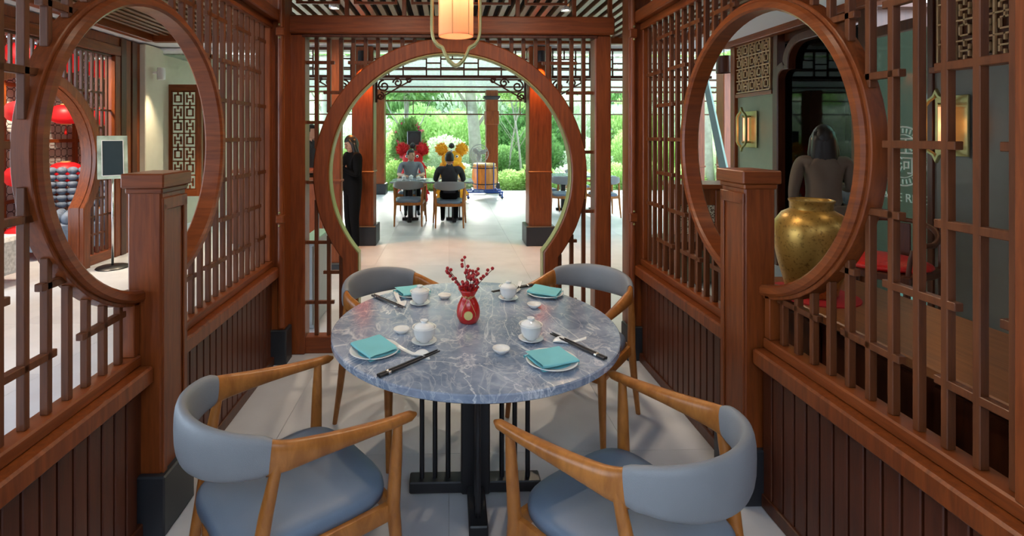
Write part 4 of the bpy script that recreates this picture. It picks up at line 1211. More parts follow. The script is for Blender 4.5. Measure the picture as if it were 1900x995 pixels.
for s in (-1, 1): piece('arm', (s * 0.40, 0.0, 0.42), (0.12, 0.70, 0.62), 'armchair_blue', ac, 0.04)
for sx in (-1, 1):
    for sy in (-1, 1): MB().tube([(sx * 0.32, sy * 0.3, 0), (sx * 0.31, sy * 0.28, 0.12)], [0.015, 0.022], 8).build('leg', 'black', ac, True)
ot = thing('ottoman', 'white and grey patterned ottoman low at the left picture edge', 'ottoman', (-4.95, 5.35, 0))
piece('upholstery', (0, 0, 0.30), (0.62, 0.62, 0.40), 'rug_white', ot, 0.04)
for sx in (-1, 1):
    for sy in (-1, 1): MB().tube([(sx * 0.25, sy * 0.25, 0), (sx * 0.25, sy * 0.25, 0.11)], 0.018, 8).build('leg', 'black', ot, True)
# service counter and grey cabinet seen through the back lattice
sc_ = at(573, 318, 6.9)
sv = thing('service_counter', 'wooden service counter in front of the man behind the lattice', 'counter', (sc_.x - 0.40, sc_.y + 0.12, 0))
piece('worktop', (0, 0, 1.09), (1.3, 0.5, 0.04), 'wood_h', sv, 0.005)
piece('body', (0, 0, 0.56), (1.22, 0.42, 0.9), 'wood', sv, 0.005)
piece('plinth', (0, 0, 0.06), (1.2, 0.4, 0.11), 'black_base', sv, 0)
gb = onz(577, 612, 0.0)
gc = thing('grey_cabinet', 'narrow grey cabinet with a green top behind the arch leg', 'cabinet', (gb.x - 0.03, gb.y + 0.25, 0))
piece('carcass', (0, 0, 0.36), (0.11, 0.5, 0.70), 'grey_box', gc, 0.004)
piece('green_top', (0, 0, 0.72), (0.13, 0.52, 0.02), 'green_top', gc, 0.003)
piece('door', (0, -0.255, 0.36), (0.09, 0.012, 0.64), 'grey_box', gc, 0.002)

# ================================================================== COURTYARD
# far dining table
def dining_table(name, label, x, y, sx, sy, group=None):
    t = thing(name, label, 'table', (x, y, 0), 0, group)
    piece('table_top', (0, 0, 0.735), (sx, sy, 0.03), 'marble', t, 0.008)
    for s in (-1, 1):
        piece('pedestal', (s * sx * 0.27, 0, 0.38), (0.09, 0.09, 0.68), 'black', t, 0.005)
        piece('foot', (s * sx * 0.27, 0, 0.03), (0.07, sy * 0.7, 0.05), 'black', t, 0.005)
        piece('foot', (s * sx * 0.27, 0, 0.0301), (0.3, 0.07, 0.05), 'black', t, 0.005)
        for q in (-0.1, 0.1): MB().tube([(s * sx * 0.27 + q, 0, 0.05), (s * sx * 0.27 + q, 0, 0.72)], 0.011, 8).build('rod', 'black', t, True)
    return t
tl = onz(728, 340, 0.75); tr_ = onz(872, 340, 0.75)
FT = Vector(((tl.x + tr_.x) / 2, 9.32))
dining_table('dining_table', 'courtyard dining table where two men sit', FT.x, FT.y, 1.50, 0.78)
G2 = 'armchairs at the courtyard tables'
def far_chair(x, y, h, lab):
    o = dup(ch0, label=lab, group=G2); place(o, x, y, h)
fc1 = onz(757, 421, 0); fc2 = onz(834, 424, 0)
far_chair(fc1.x, fc1.y + 0.27, 90, 'empty teak armchair at the courtyard table, back to the camera')
far_chair(fc2.x, fc2.y + 0.27, 90, 'teak armchair under the man whose back faces the camera')
SM = at(762, 300, 10.05)
far_chair(SM.x, SM.y + 0.10, -90, 'teak armchair under the man in the grey shirt')
# cups on the far table
for k, (dx, dy) in enumerate(((-0.52, -0.05), (-0.40, 0.1), (-0.25, -0.12), (0.1, 0.15), (0.45, 0.1))):
    g_ = thing('lidded_teacup', ['leftmost white teacup', 'second white teacup from the left', 'middle white teacup', 'fourth white teacup from the left', 'rightmost white teacup'][k] + ' on the courtyard table', 'teacup', (FT.x + dx, FT.y + dy, 0.75), 0, 'teacups on the courtyard table')
    link('saucer', sau_me, g_); link('cup', cup_me, g_); link('lid', lid_me, g_)
o = link('plate', plate_me, None, (FT.x - 0.2, FT.y + 0.02, 0.75)); tag(o, 'white plate on the courtyard table by the teacups', 'plate')
# tables on the right of the courtyard
dining_table('dining_table', 'courtyard table with empty chairs right of the right-hand column', 2.75, 10.5, 1.3, 0.8)
for x, y, h, lab in ((2.25, 9.75, 75, 'empty teak armchair nearest the right-hand column'), (1.98, 10.55, 10, 'empty teak armchair at the left end of the right courtyard table'),
                     (3.02, 9.72, 95, 'empty teak armchair seen between the arch and the right lattice bar'), (2.9, 11.3, -90, 'empty teak armchair on the garden side of the right courtyard table')):
    far_chair(x, y, h, lab)

# ---- drum on its stand
dp = onz(899, 367, 0.0)
dr = thing('barrel_drum', 'big varnished barrel drum with studded rims on a blue stand', 'drum', (dp.x, dp.y, 0))
mb = MB()
for i in range(20):
    a0, a1 = 2 * pi * i / 20, 2 * pi * (i + 1) / 20 - 0.012
    vs = []; zs = [0.24 + 0.62 * j / 8 for j in range(9)]
    for z in zs:
        q = (z - 0.55) / 0.31; r_ = 0.32 - 0.045 * q * q
        for a in (a0, (a0 + a1) / 2, a1): vs.append((r_ * cos(a), r_ * sin(a), z))
    fs = [(j * 3 + u, j * 3 + u + 1, j * 3 + u + 4, j * 3 + u + 3) for j in range(8) for u in range(2)]
    if i % 1 == 0: MB().add(vs, fs).build('stave', 'drum_wood', dr, True)
MB().lathe([(0, 0.25), (0.27, 0.25), (0.27, 0.85), (0, 0.85)], 32).build('drum_core', 'drum_wood', dr)
MB().lathe([(0, 0.875), (0.24, 0.875), (0.281, 0.865), (0.285, 0.81), (0.277, 0.81), (0, 0.85)], 40).build('drum_skin', 'gold_cord', dr, True, 40)
stud = MB().ball((0, 0, 0), 0.009, 6, 4).mesh('stud', 'black', True)
for z in (0.30, 0.82):
    for i in range(28):
        a = 2 * pi * i / 28; link('stud', stud, dr, (0.289 * cos(a), 0.289 * sin(a), z))
for z in (0.36, 0.76): MB().lathe([(0.309, z - 0.012), (0.316, z - 0.012), (0.316, z + 0.012), (0.309, z + 0.012), (0.309, z - 0.012)], 40).build('hoop', 'black', dr, True, 40)
for a in (-2.2, -1.57, -0.9): MB().tube([(0.335 * cos(a), 0.335 * sin(a), 0.2), (0.335 * cos(a), 0.335 * sin(a), 0.9)], 0.012, 6).build('stand_upright', 'blue_paint', dr)
for s in (-1, 1):
    piece('stand_bar', (0, s * 0.24, 0.17), (0.9, 0.04, 0.04), 'blue_paint', dr, 0.004)
    piece('stand_bar', (s * 0.3, 0, 0.21), (0.04, 0.6, 0.04), 'blue_paint', dr, 0.004)
    for e in (-1, 1):
        piece('stand_leg', (s * 0.42, e * 0.24, 0.10), (0.035, 0.035, 0.13), 'blue_paint', dr, 0.003)
        MB().lathe([(0, -0.012), (0.035, -0.012), (0.035, 0.012), (0, 0.012)], 14, (s * 0.42, e * 0.24, 0.036), Matrix.Rotation(pi / 2, 3, 'X')).build('caster', 'black', dr)

# ---- lion dance heads
def fluff(c, r, n, seed, sp=0.3):
    rnd = random.Random(seed); mb = MB(); c = Vector(c)
    mb.ball(c, r * 0.85, 14, 10)
    for i in range(n):
        z = rnd.uniform(-1, 1); a = rnd.uniform(0, 2 * pi); s = sqrt(1 - z * z); d = Vector((s * cos(a), s * sin(a), z))
        sd = d.orthogonal().normalized() * r * 0.09; up = d.cross(sd).normalized() * r * 0.09
        p = c + d * r * 0.7; q = c + d * r * rnd.uniform(0.95, 1.0 + sp)
        mb.add([p + sd, p - sd * 0.5 + up, p - sd * 0.5 - up, q], [(0, 1, 3), (1, 2, 3), (2, 0, 3)])
    return mb
def lion(label, x, y, mat, seed, face):
    t = thing('lion_costume', label, 'lion costume', (x, y, 0), 0)
    # drape body standing on the floor, with fur tiers
    mb = MB(); n = 40; prof = [(0.0, 1.02), (0.16, 1.0), (0.26, 0.9), (0.30, 0.7), (0.31, 0.5), (0.33, 0.25), (0.35, 0.02), (0.0, 0.02)]
    vs = []; fs = []; k = len(prof)
    for i in range(n):
        a = 2 * pi * i / n; q = 1 + 0.06 * sin(a * 9 + seed)
        for r_, z in prof: vs.append((r_ * q * cos(a), r_ * q * sin(a) * 0.9 + 0.1, z))
    for i in range(n):
        for j in range(k - 1): fs.append((i * k + j, ((i + 1) % n) * k + j, ((i + 1) % n) * k + j + 1, i * k + j + 1))
    mb.add(vs, fs).build('drape', mat, t, True)
    for z, r_ in ((0.85, 0.27), (0.55, 0.31), (0.25, 0.34)):
        rnd = random.Random(seed + int(z * 100)); mb = MB()
        for i in range(90):
            a = 2 * pi * i / 90; b1 = Vector((r_ * cos(a), r_ * sin(a) * 0.9 + 0.1, z)); d = Vector((cos(a), sin(a), 0))
            sd = Vector((-sin(a), cos(a), 0)) * 0.02; e = b1 + d * rnd.uniform(0.05, 0.1) + Vector((0, 0, -rnd.uniform(0.06, 0.12)))
            mb.add([b1 + sd, b1 - sd, b1 + Vector((0, 0, 0.03)), e], [(0, 1, 3), (1, 2, 3), (2, 0, 3)])
        mb.build('fur_fringe', mat, t)
    # head shell with brow and muzzle
    mb = MB(); mb.ball((0, -0.05, 1.02), (0.24, 0.22, 0.20), 22, 14); mb.ball((0, -0.24, 0.93), (0.17, 0.12, 0.08), 16, 10)
    for s in (-1, 1): mb.ball((s * 0.11, -0.2, 1.12), (0.085, 0.06, 0.05), 12, 8)
    hd_ = mb.build('head_shell', mat, t, True)
    for s in (-1, 1):
        fluff((s * 0.235, -0.05, 1.25), 0.155, 260, seed + s).build('ear_pompom', mat, t)
        e = MB().ball((s * 0.12, -0.255, 1.09), (0.034, 0.03, 0.034), 14, 10).build('eye', 'white_fur', t, True)
        MB().ball((s * 0.12, -0.282, 1.085), (0.020, 0.010, 0.020), 10, 8).build('pupil', 'black', e, True)
    fluff((0, -0.05, 1.33), 0.075, 120, seed + 5).build('horn_pompom', 'black', t)
    MB().ball((0, -0.21, 1.22), (0.035, 0.02, 0.035), 12, 8).build('brow_mirror', 'silver', t, True)
    MB().ball((0, -0.35, 0.96), (0.04, 0.035, 0.035), 12, 8).build('nose', face, t, True)
    mb = MB(); mb.ribbon([(0.17 * cos(a), 0.87 + 0.05 * sin(a)) for a in [pi + pi * i / 14 for i in range(15)]], 0.03, 0.16, lambda u, v_, n: (u, -0.24 + n, v_), False, 0.006)
    mb.build('jaw', face, t, True, 40)
    rnd = random.Random(seed + 9); mb = MB()
    for i in range(60):
        u = rnd.uniform(-0.16, 0.16); p = Vector((u, -0.28, 0.83)); e = p + Vector((rnd.uniform(-0.02, 0.02), rnd.uniform(-0.06, 0), -rnd.uniform(0.12, 0.24)))
        mb.add([p + Vector((0.008, 0, 0)), p - Vector((0.008, 0, 0)), p + Vector((0, 0.01, 0)), e], [(0, 1, 3), (1, 2, 3), (2, 0, 3)])
    mb.build('beard', 'white_fur', t)
LR = at(766, 300, 11.8); LY = at(838, 300, 11.8)
lion('red fluffy lion-dance costume behind the man in the grey shirt', LR.x, LR.y, 'lion_red', 11, 'white_fur')
lion('yellow fluffy lion-dance costume between the men and the drum', LY.x, LY.y, 'lion_yellow', 31, 'lion_red')
# loudspeaker, fan
q = at(769, 256, 13.0)
ls = thing('loudspeaker', 'black loudspeaker on a pole stand above the red lion head', 'loudspeaker', (q.x, q.y, 0))
piece('cabinet', (0, 0, q.z), (0.36, 0.3, 0.36), 'black', ls, 0.02)
MB().lathe([(0, 0), (0.13, 0), (0.14, 0.012), (0, 0.02)], 24, (0, -0.15, q.z), Matrix.Rotation(pi / 2, 3, 'X')).build('grille', 'black_base', ls, True, 40)
MB().tube([(0, 0, 0.3), (0, 0, q.z - 0.18)], 0.018, 8).build('pole', 'black', ls)
for a in (0.3, 2.4, 4.5): MB().tube([(0, 0, 0.55), (0.4 * cos(a), 0.4 * sin(a), 0.012)], 0.012, 6).build('leg', 'black', ls)
q = at(889, 285, 13.3)
fn = thing('pedestal_fan', 'grey pedestal fan standing above the drum', 'fan', (q.x, q.y, 0))
for rr in (0.06, 0.12, 0.18, 0.235, 0.245): MB().tube([(rr * cos(a), -0.05, q.z + rr * sin(a)) for a in [2 * pi * i / 28 for i in range(28)]], 0.007, 5, True).build('guard_ring', 'grey_box', fn)
for i in range(18):
    a = 2 * pi * i / 18; MB().tube([(0.03 * cos(a), -0.07, q.z + 0.03 * sin(a)), (0.24 * cos(a), -0.05, q.z + 0.24 * sin(a))], 0.003, 4).build('guard_wire', 'grey_box', fn)
for i in range(3):
    a = 2 * pi * i / 3 + 0.4
    MB().ball((0.11 * cos(a), 0, q.z + 0.11 * sin(a)), (0.11, 0.012, 0.06), 12, 6, Matrix.Rotation(-a, 3, 'Y')).build('blade', 'grey_box', fn, True)
MB().ball((0, 0.04, q.z), (0.06, 0.12, 0.06), 14, 8).build('motor', 'grey_box', fn, True)
MB().tube([(0, 0.05, 0.02), (0, 0.05, q.z)], 0.016, 8).build('pole', 'grey_box', fn)
MB().lathe([(0, 0), (0.2, 0), (0.2, 0.02), (0.03, 0.05), (0, 0.05)], 28, (0, 0.05, 0)).build('foot', 'grey_box', fn, True, 40)

# ================================================================== PEOPLE
def dist_seg(p, a, b):
    ab = b - a; t_ = max(0, min(1, (p - a).dot(ab) / max(1e-9, ab.length_squared))); return (p - a - ab * t_).length
def figure(label, loc, heading, J, mats, hair, short_sleeve=False, head_tilt=0.0, head_turn=0.0, extra=None, bulk=1.0):
    """J: joints in a local frame facing +y; one continuous skinned body"""
    t = thing('person', label, 'person', loc, R(heading) - pi / 2)
    names = ['pelvis', 'waist', 'chest', 'neck', 'skull'] + [a + s for s in 'LR' for a in ('hip', 'knee', 'ankle', 'toe', 'shoulder', 'elbow', 'wrist', 'palm')]
    rad = dict(pelvis=(.145, .12), waist=(.125, .10), chest=(.15, .11), neck=(.052, .055), skull=(.06, .065), hip=(.085, .09), knee=(.058, .06), ankle=(.038, .04), toe=(.036, .026), shoulder=(.062, .065), elbow=(.042, .044), wrist=(.027, .03), palm=(.034, .017))
    pos = []; rr = []; idx = {}
    for nme in names:
        idx[nme] = len(pos); pos.append(Vector(J[nme])); r_ = rad[nme[:-1] if nme[-1] in 'LR' and nme[:-1] in rad else nme]
        rr.append((r_[0] * bulk, r_[1] * bulk) if nme not in ('neck', 'skull') else r_)
    ed = [('pelvis', 'waist'), ('waist', 'chest'), ('chest', 'neck'), ('neck', 'skull')]
    for s in 'LR': ed += [('pelvis', 'hip' + s), ('hip' + s, 'knee' + s), ('knee' + s, 'ankle' + s), ('ankle' + s, 'toe' + s), ('chest', 'shoulder' + s), ('shoulder' + s, 'elbow' + s), ('elbow' + s, 'wrist' + s), ('wrist' + s, 'palm' + s)]
    edges = [(idx[a], idx[b]) for a, b in ed]
    kinds = {}
    segs = []
    for a, b in ed:
        k = 'shirt'
        if a.startswith(('hip', 'knee')) or b.startswith('hip'): k = 'legs'
        if a.startswith('ankle'): k = 'shoe'
        if b == 'skull' or b.startswith('palm'): k = 'skin'
        if short_sleeve and a.startswith('elbow'): k = 'skin'
        segs.append((Vector(J[a]), Vector(J[b]), k))
    for s in 'LR':      # five fingers of unequal length, bent
        pw, wr = Vector(J['palm' + s]), Vector(J['wrist' + s]); d = (pw - wr).normalized()
        side = d.cross(Vector((0, 0, 1)));  side = side.normalized() if side.length > 0.1 else Vector((1, 0, 0))
        up = side.cross(d)
        sg = 1 if s == 'R' else -1
        for f, ln in enumerate((0.055, 0.075, 0.082, 0.076, 0.06)):
            o_ = side * (f - 2) * 0.019 if f else side * -0.045
            base = pw + o_ * 0.9 + d * (0.02 if f else -0.01)
            m1 = base + d * ln * 0.5 + o_ * (0.15 if f else 0.5) ; m2 = m1 + (d * 0.6 - up * 0.8) * ln * 0.5
            i0 = len(pos); pos += [base, m1, m2]; rr += [(.010, .010), (.009, .009), (.0075, .0075)]
            edges += [(idx['palm' + s], i0), (i0, i0 + 1), (i0 + 1, i0 + 2)]
            segs += [(pw, base, 'skin'), (base, m1, 'skin'), (m1, m2, 'skin')]
    me = bpy.data.meshes.new('body'); me.from_pydata([tuple(p) for p in pos], edges, [])
    o = bpy.data.objects.new('body', me); COL.objects.link(o)
    o.modifiers.new('skin', 'SKIN')
    if not me.skin_vertices: me.skin_vertices.new()
    for i, v_ in enumerate(me.skin_vertices[0].data): v_.radius = rr[i]; v_.use_root = (i == 0)
    sb = o.modifiers.new('sub', 'SUBSURF'); sb.levels = 2; sb.render_levels = 2
    dg = bpy.context.evaluated_depsgraph_get(); dg.update()
    em = bpy.data.meshes.new_from_object(o.evaluated_get(dg)); bpy.data.objects.remove(o)
    order = ['shirt', 'legs', 'shoe', 'skin']
    fv = [tuple(v_.co) for v_ in em.vertices]; ff = [list(p.vertices) for p in em.polygons]; fm = []
    for p in em.polygons:
        c = p.center; fm.append(order.index(min(segs, key=lambda s_: dist_seg(c, s_[0], s_[1]))[2]))
    # head with features
    sk = Vector(J['skull']); hc = sk + Vector((0, 0.012, 0.055))
    rot = Matrix.Rotation(head_turn, 3, 'Z') @ Matrix.Rotation(head_tilt, 3, 'X')
    mb = MB(); mb.v, mb.f, mb.m = fv, ff, fm
    def H(v_): return hc + rot @ Vector(v_)
    mb.cur = 3
    mb.ball(hc, (0.074, 0.090, 0.108), 20, 14, rot)
    mb.ball(H((0, 0.045, -0.06)), (0.048, 0.045, 0.05), 12, 8, rot)
    mb.tube([H((0, 0.082, 0.02)), H((0, 0.098, -0.02)), H((0, 0.088, -0.032))], [0.008, 0.014, 0.010], 8)
    for s in (-1, 1): mb.ball(H((s * 0.074, -0.005, -0.005)), (0.012, 0.02, 0.03), 8, 6, rot)
    mb.cur = 4
    for s in (-1, 1):
        mb.ball(H((s * 0.03, 0.081, 0.005)), (0.011, 0.006, 0.006), 8, 6, rot)
        mb.tube([H((s * 0.016, 0.087, 0.026)), H((s * 0.045, 0.078, 0.028))], 0.004, 5)
    mb.cur = 5
    mb.ball(H((0, 0.084, -0.058)), (0.022, 0.008, 0.007), 10, 6, rot)
    mm_ = [mats['shirt'], mats['legs'], mats['shoe'], 'skin', 'hair', 'lip']
    me2 = bpy.data.meshes.new('body'); me2.from_pydata(mb.v, [], mb.f)
    for x in mm_: me2.materials.append(M[x])
    me2.polygons.foreach_set('material_index', mb.m); me2.polygons.foreach_set('use_smooth', [True] * len(me2.polygons))
    link('body', me2, t)
    # hair
    hb = MB(); n, m_ = 22, 14; vs = []; keep = {}
    for i in range(m_ + 1):
        a = pi * i / m_
        for j in range(n):
            b_ = 2 * pi * j / n
            vs.append(Vector((0.083 * sin(a) * cos(b_), 0.099 * sin(a) * sin(b_) - 0.006, 0.120 * cos(a) + 0.006)))
    fs = []
    for i in range(m_):
        for j in range(n):
            q = [i * n + j, i * n + (j + 1) % n, (i + 1) * n + (j + 1) % n, (i + 1) * n + j]
            c = sum((vs[k] for k in q), Vector()) / 4
            if c.y > 0.015 and c.z < 0.055: continue
            if c.z < (-0.035 if hair == 'short' else -0.10) : continue
            if hair == 'short' and c.y > -0.02 and c.z < 0.01: continue
            fs.append(q)
    hb.add([H(v_) for v_ in vs], fs)
    if hair == 'long':
        rz = Matrix.Rotation(head_turn, 3, 'Z')
        def U(v_): return hc + rz @ Vector(v_)
        fw_ = -0.02 if head_tilt else 0.0
        hb.tube([H((0, -0.03, 0.06)), U((0, -0.045 - fw_, -0.02)), U((0, -0.055, -0.12)), U((0, -0.07, -0.22)), U((0, -0.085, -0.30))], [(0.075, 0.055), (0.088, 0.058), (0.095, 0.05), (0.09, 0.04), (0.06, 0.02)], 16)
        for s in (-1, 1): hb.tube([H((s * 0.045, 0.035, 0.075)), H((s * 0.072, 0.015, 0.0)), U((s * 0.082, -0.02, -0.12)), U((s * 0.09, -0.03, -0.24))], [0.018, 0.025, 0.032, 0.014], 10)
    ho = hb.build('hair', 'hair', t, True)
    sd = ho.modifiers.new('thickness', 'SOLIDIFY'); sd.thickness = 0.008
    if extra == 'blouse':
        nk = Vector(J['neck'])
        MB().tube([nk + Vector((0.072 * cos(a), 0.075 * sin(a), -0.03 + 0.012 * sin(a))) for a in [2 * pi * i / 20 for i in range(20)]], [(0.012, 0.022)] * 20, 8, True).build('collar', mats['shirt'], t, True)
        wv = Vector(J['waist'])
        MB().tube([wv + Vector((0.158 * cos(a), 0.128 * sin(a), -0.12)) for a in [2 * pi * i / 28 for i in range(28)]], [(0.014, 0.05)] * 28, 8, True).build('blouse_hem', mats['shirt'], t, True)
    return t
plain('lip', (0.40, 0.12, 0.10), 0.5)
def stand(hgt=1.62, aL=None, aR=None):
    k = hgt / 1.65
    J = dict(pelvis=(0, 0, .93), waist=(0, 0.005, 1.07), chest=(0, 0, 1.26), neck=(0, 0, 1.43), skull=(0, 0.005, 1.49))
    for s, g_ in (('L', -1), ('R', 1)):
        J['hip' + s] = (g_ * .088, 0, .87); J['knee' + s] = (g_ * .095, .015, .49); J['ankle' + s] = (g_ * .10, -.02, .085); J['toe' + s] = (g_ * .115, .13, .03)
        J['shoulder' + s] = (g_ * .165, 0, 1.37); J['elbow' + s] = (g_ * .215, -.03, 1.10); J['wrist' + s] = (g_ * .21, .05, .87); J['palm' + s] = (g_ * .205, .08, .80)
    for s, arm in (('L', aL), ('R', aR)):
        if arm: J['elbow' + s], J['wrist' + s], J['palm' + s] = arm
    return {n: tuple(c * k for c in v_) for n, v_ in J.items()}
def sit():
    J = dict(pelvis=(0, -.10, .56), waist=(0, -.11, .70), chest=(0, -.07, .90), neck=(0, -.04, 1.06), skull=(0, -.025, 1.12))
    for s, g_ in (('L', -1), ('R', 1)):
        J['hip' + s] = (g_ * .095, -.06, .55); J['knee' + s] = (g_ * .12, .33, .53); J['ankle' + s] = (g_ * .12, .28, .085); J['toe' + s] = (g_ * .13, .42, .03)
        J['shoulder' + s] = (g_ * .185, -.07, 1.0); J['elbow' + s] = (g_ * .25, .06, .79); J['wrist' + s] = (g_ * .17, .30, .79); J['palm' + s] = (g_ * .14, .36, .79)
    return J
wm = onz(654, 466, 0.0)
J = stand(1.56, aL=((-.215, .03, 1.10), (-.07, .20, 1.22), (-.035, .24, 1.28)), aR=((.215, .02, 1.10), (.05, .20, 1.16), (.0, .24, 1.20)))
figure('woman in black holding up a phone beside the left column', (wm.x, wm.y, 0), 215, J, dict(shirt='dark_cloth', legs='dark_cloth', shoe='black'), 'long', head_tilt=R(-22), bulk=1.16)
hw = Matrix.Rotation(R(215) - pi / 2, 3, 'Z') @ Vector((-0.025, 0.27, 1.20))
ph = thing('phone', 'dark phone in the hands of the woman in black', 'phone', (wm.x + hw.x, wm.y + hw.y, hw.z), R(215) - pi / 2)
piece('case', (0, 0, 0), (0.075, 0.010, 0.15), 'black', ph, 0.003); piece('screen', (0, -0.006, 0), (0.066, 0.002, 0.138), 'sign_dark', ph, 0)
mn = at(577, 250, 7.55)
figure('man in dark clothes half hidden behind the lattice left of the arch', (mn.x, mn.y, 0), -20, stand(1.74), dict(shirt='navy_cloth', legs='dark_cloth', shoe='black'), 'short')
J = sit()
figure('man in grey shirt seated facing the camera at the courtyard table', (SM.x, SM.y + 0.08, 0), -82, J, dict(shirt='grey_cloth', legs='dark_cloth', shoe='black'), 'short', True, head_turn=R(38))
J = sit()
J['wristL'] = (-.20, .28, .80); J['palmL'] = (-.18, .34, .80)
figure('man in dark patterned shirt seated with his back to the camera', (fc2.x, fc2.y + 0.27, 0), 90, J, dict(shirt='navy_cloth', legs='dark_cloth', shoe='black'), 'short', True, bulk=1.08)
wq = at(1528, 300, 4.25)
J = stand(1.66, aR=((.20, .05, 1.12), (.10, .24, 1.16), (.05, .30, 1.18)))
figure('dark-haired woman in beige blouse seen from behind beyond the gold jar', (wq.x, wq.y, 0), 60, J, dict(shirt='beige_cloth', legs='dark_cloth', shoe='black'), 'long', extra='blouse')

# ================================================================== GARDEN
gr = tag(piece('ground', (2, 26, -0.06), (60, 23.6, 0.08), 'soil', None, 0), 'green planted ground beyond the terrace', 'ground', kind='structure')
gr2 = tag(piece('ground', (18, 6, -0.07), (19, 18, 0.08), 'soil', None, 0), 'green planted ground right of the hall', 'ground', kind='structure')
def leaf_mesh(name, mat, n, seed, size, shape):
    rnd = random.Random(seed); mb = MB()
    for i in range(n):
        while True:
            p = Vector((rnd.uniform(-1, 1), rnd.uniform(-1, 1), rnd.uniform(-1, 1)))
            if 0.25 < p.length < 1: break
        if shape == 'mound': p = Vector((p.x, p.y, abs(p.z)))
        c = p
        d = (p + Vector((rnd.uniform(-.7, .7), rnd.uniform(-.7, .7), rnd.uniform(-.2, .7)))).normalized()
        sd = d.orthogonal().normalized(); sd = (Matrix.Rotation(rnd.uniform(0, 6.28), 3, d) @ sd)
        L_ = size * rnd.uniform(0.7, 1.4); w_ = L_ * 0.24; dn = Vector((0, 0, -L_ * 0.25))
        mb.add([c, c + d * L_ * 0.5 + sd * w_, c + d * L_ + dn, c + d * L_ * 0.5 - sd * w_], [(0, 1, 2), (0, 2, 3)])
    return mb.mesh(name, mat)
variants = [leaf_mesh('foliage', 'leaf', 2400, 1, 0.19, 'mound'), leaf_mesh('foliage', 'leaf_pale', 2400, 2, 0.17, 'mound'), leaf_mesh('foliage', 'leaf_dark', 2200, 3, 0.22, 'mound'), leaf_mesh('foliage', 'leaf', 2600, 4, 0.15, 'mound')]
big_variants = [leaf_mesh('foliage', 'leaf', 9000, 41, 0.085, 'mound'), leaf_mesh('foliage', 'leaf_pale', 9000, 42, 0.08, 'mound'), leaf_mesh('foliage', 'leaf_dark', 8000, 43, 0.10, 'mound'), leaf_mesh('foliage', 'leaf', 9000, 44, 0.07, 'mound')]
stem_me = MB().tube([(0, 0, 0), (0.03, 0.02, 0.3), (0, 0.05, 0.6)], [0.05, 0.04, 0.015], 6).mesh('stem', 'bark', True)
rnd = random.Random(5)
KINDS_ = {0: 'bright green leafy', 1: 'pale silvery green', 2: 'dark broad-leaved', 3: 'small-leaved fresh green'}
def shrub(x, y, sx, sz, k, where, wd):
    t = thing('garden_shrub', '%s %s shrub %s' % (wd, KINDS_[k], where), 'shrub', (x, y, -0.02), rnd.uniform(0, 6.28), '%s %s shrubs %s' % (wd, KINDS_[k], where))
    f = link('foliage', (variants if sx < 0.8 else big_variants)[k], t); f.scale = (sx, sx, sz)
    s_ = link('stem', stem_me, t); s_.scale = (sx, sx, sz)
for x in [-5 + i * 0.85 for i in range(15)]: shrub(x + rnd.uniform(-.2, .2), 15.0 + rnd.uniform(-.2, .3), rnd.uniform(.5, .7), rnd.uniform(.5, .9), rnd.choice((0, 3, 3, 1)), 'along the terrace edge', 'low')
for x in [-6 + i * 1.5 for i in range(12)]: shrub(x + rnd.uniform(-.4, .4), 17.0 + rnd.uniform(-.4, .4), rnd.uniform(.9, 1.2), rnd.uniform(1.1, 1.9), rnd.choice((0, 1, 3, 2, 1)), 'behind the terrace edge planting', 'waist-high')
for x in [-8 + i * 2.2 for i in range(13)]: shrub(x + rnd.uniform(-.5, .5), 20.0 + rnd.uniform(-.6, .6), rnd.uniform(1.5, 1.9), rnd.uniform(2.2, 3.4), rnd.choice((0, 1, 1, 2, 3)), 'in the middle of the garden', 'tall')
for x in [-12 + i * 3.2 for i in range(14)]: shrub(x + rnd.uniform(-.5, .5), 24.5 + rnd.uniform(-.6, .6), rnd.uniform(2.4, 2.9), rnd.uniform(4.4, 6.2), rnd.choice((0, 1, 1, 2)), 'closing off the garden', 'very tall')
for i in range(9): shrub(9.2 + rnd.uniform(-.3, 1.6), 5.5 + i * 1.25, rnd.uniform(.9, 1.4), rnd.uniform(1.2, 3.0), rnd.choice((0, 1, 1, 3)), 'beyond the right hall wall', 'mid-sized')
for i in range(5): shrub(12.6 + rnd.uniform(-.5, .5), 6 + i * 2.6, 2.2, rnd.uniform(4, 5.5), rnd.choice((1, 0, 1)), 'beyond the right hall wall', 'towering')
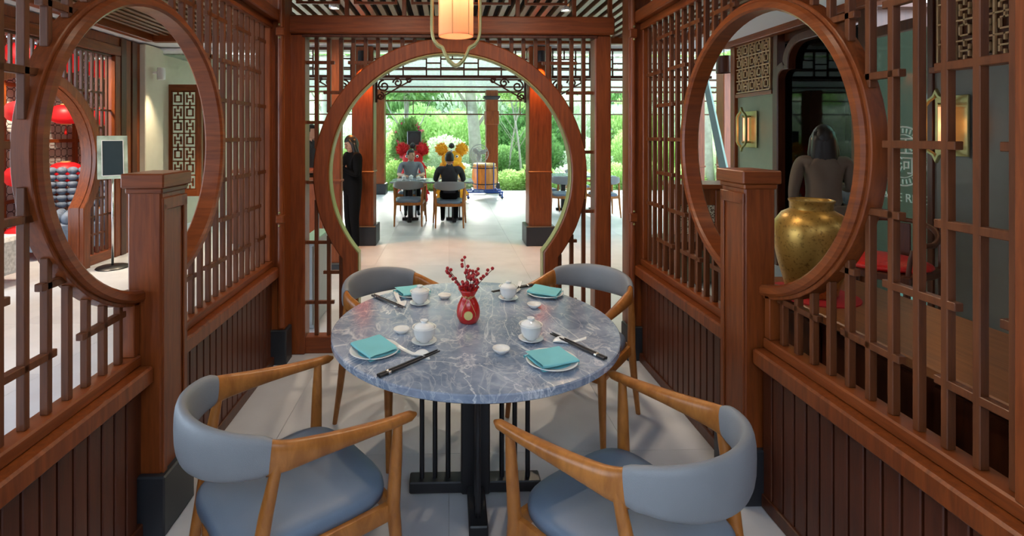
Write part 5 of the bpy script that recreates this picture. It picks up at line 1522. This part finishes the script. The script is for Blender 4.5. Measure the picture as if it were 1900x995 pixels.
# trees
crown = [leaf_mesh('crown', 'leaf', 2600, 21, 0.12, 'ball'), leaf_mesh('crown', 'leaf_dark', 2600, 22, 0.15, 'ball')]
def tree(px, y, r_, h, lean, k, label, cr=2.0, branches=3):
    p = at(px, 330, y)
    t = thing('garden_tree', label, 'tree', (p.x, p.y, -0.02))
    pts = [Vector((lean * q * q, 0.1 * sin(q * 5), h * q)) for q in [i / 8 for i in range(9)]]
    MB().tube(pts, [r_ * (1.15 - 0.5 * i / 8) for i in range(9)], 10).build('trunk', 'bark', t, True)
    for b_ in range(branches):
        a = b_ * 2.1 + 0.5; s_ = pts[3 + b_ % 4]
        MB().tube([s_, s_ + Vector((cos(a) * 0.6, sin(a) * 0.4, 0.8)), s_ + Vector((cos(a) * 1.1, sin(a) * 0.6, 1.9))], [r_ * 0.35, r_ * 0.22, r_ * 0.08], 6).build('branch', 'bark', t, True)
    f = link('crown', crown[k], t, pts[-1] + Vector((0, 0, 0.3))); f.scale = (cr, cr, cr * 0.8)
tree(884, 16.2, 0.20, 4.6, -0.5, 0, 'thick pale tree trunk rising behind the drum and fan', 2.2)
tree(968, 15.6, 0.035, 3.2, -0.5, 0, 'thin branching sapling left of the right-hand column', 0.9, 5)
tree(945, 15.9, 0.03, 2.8, 0.4, 0, 'thin pale sapling behind the far black-capped column', 0.8, 4)
tree(748, 15.4, 0.09, 3.2, 0.2, 1, 'dark drooping tree above the loudspeaker', 1.1)
tree(1240, 18.5, 0.14, 4.6, 0.3, 0, 'garden tree seen through the right lattice bars', 2.0)
tree(1318, 15.0, 0.12, 4.4, -0.2, 0, 'garden tree in the gap beside the sage wall', 1.3)
tree(600, 16.4, 0.16, 4.4, 0.2, 1, 'dark garden tree behind the lattice left of the arch', 2.0)
# blossom bush left of the red lion
q = at(724, 330, 13.2)
fb = thing('blossom_tree', 'potted festive tree with pink and red blossoms by the far left column', 'potted tree', (q.x + 0.42, q.y + 1.0, 0))
MB().lathe([(0, 0), (0.16, 0), (0.22, 0.34), (0.24, 0.36), (0.2, 0.36), (0, 0.3)], 24).build('pot', 'black_base', fb, True, 40)
MB().tube([(0, 0, 0.3), (0.02, 0, 0.8), (0, 0.02, 1.4)], [0.035, 0.03, 0.015], 8).build('trunk', 'bark', fb, True)
f = link('foliage', variants[2], fb, (0, 0, 0.9)); f.scale = (0.5, 0.5, 1.1)
rb = random.Random(8); mb = MB()
for i in range(60):
    a = rb.uniform(0, 6.28); z = rb.uniform(0.9, 1.95); rr = 0.5 * sqrt(max(0.05, 1 - ((z - 0.9) / 1.2) ** 2)) * rb.uniform(0.8, 1.05)
    mb.ball((rr * cos(a), rr * sin(a), z), rb.uniform(0.03, 0.06), 6, 4)
mb.build('blossoms', 'blossom', fb, True)
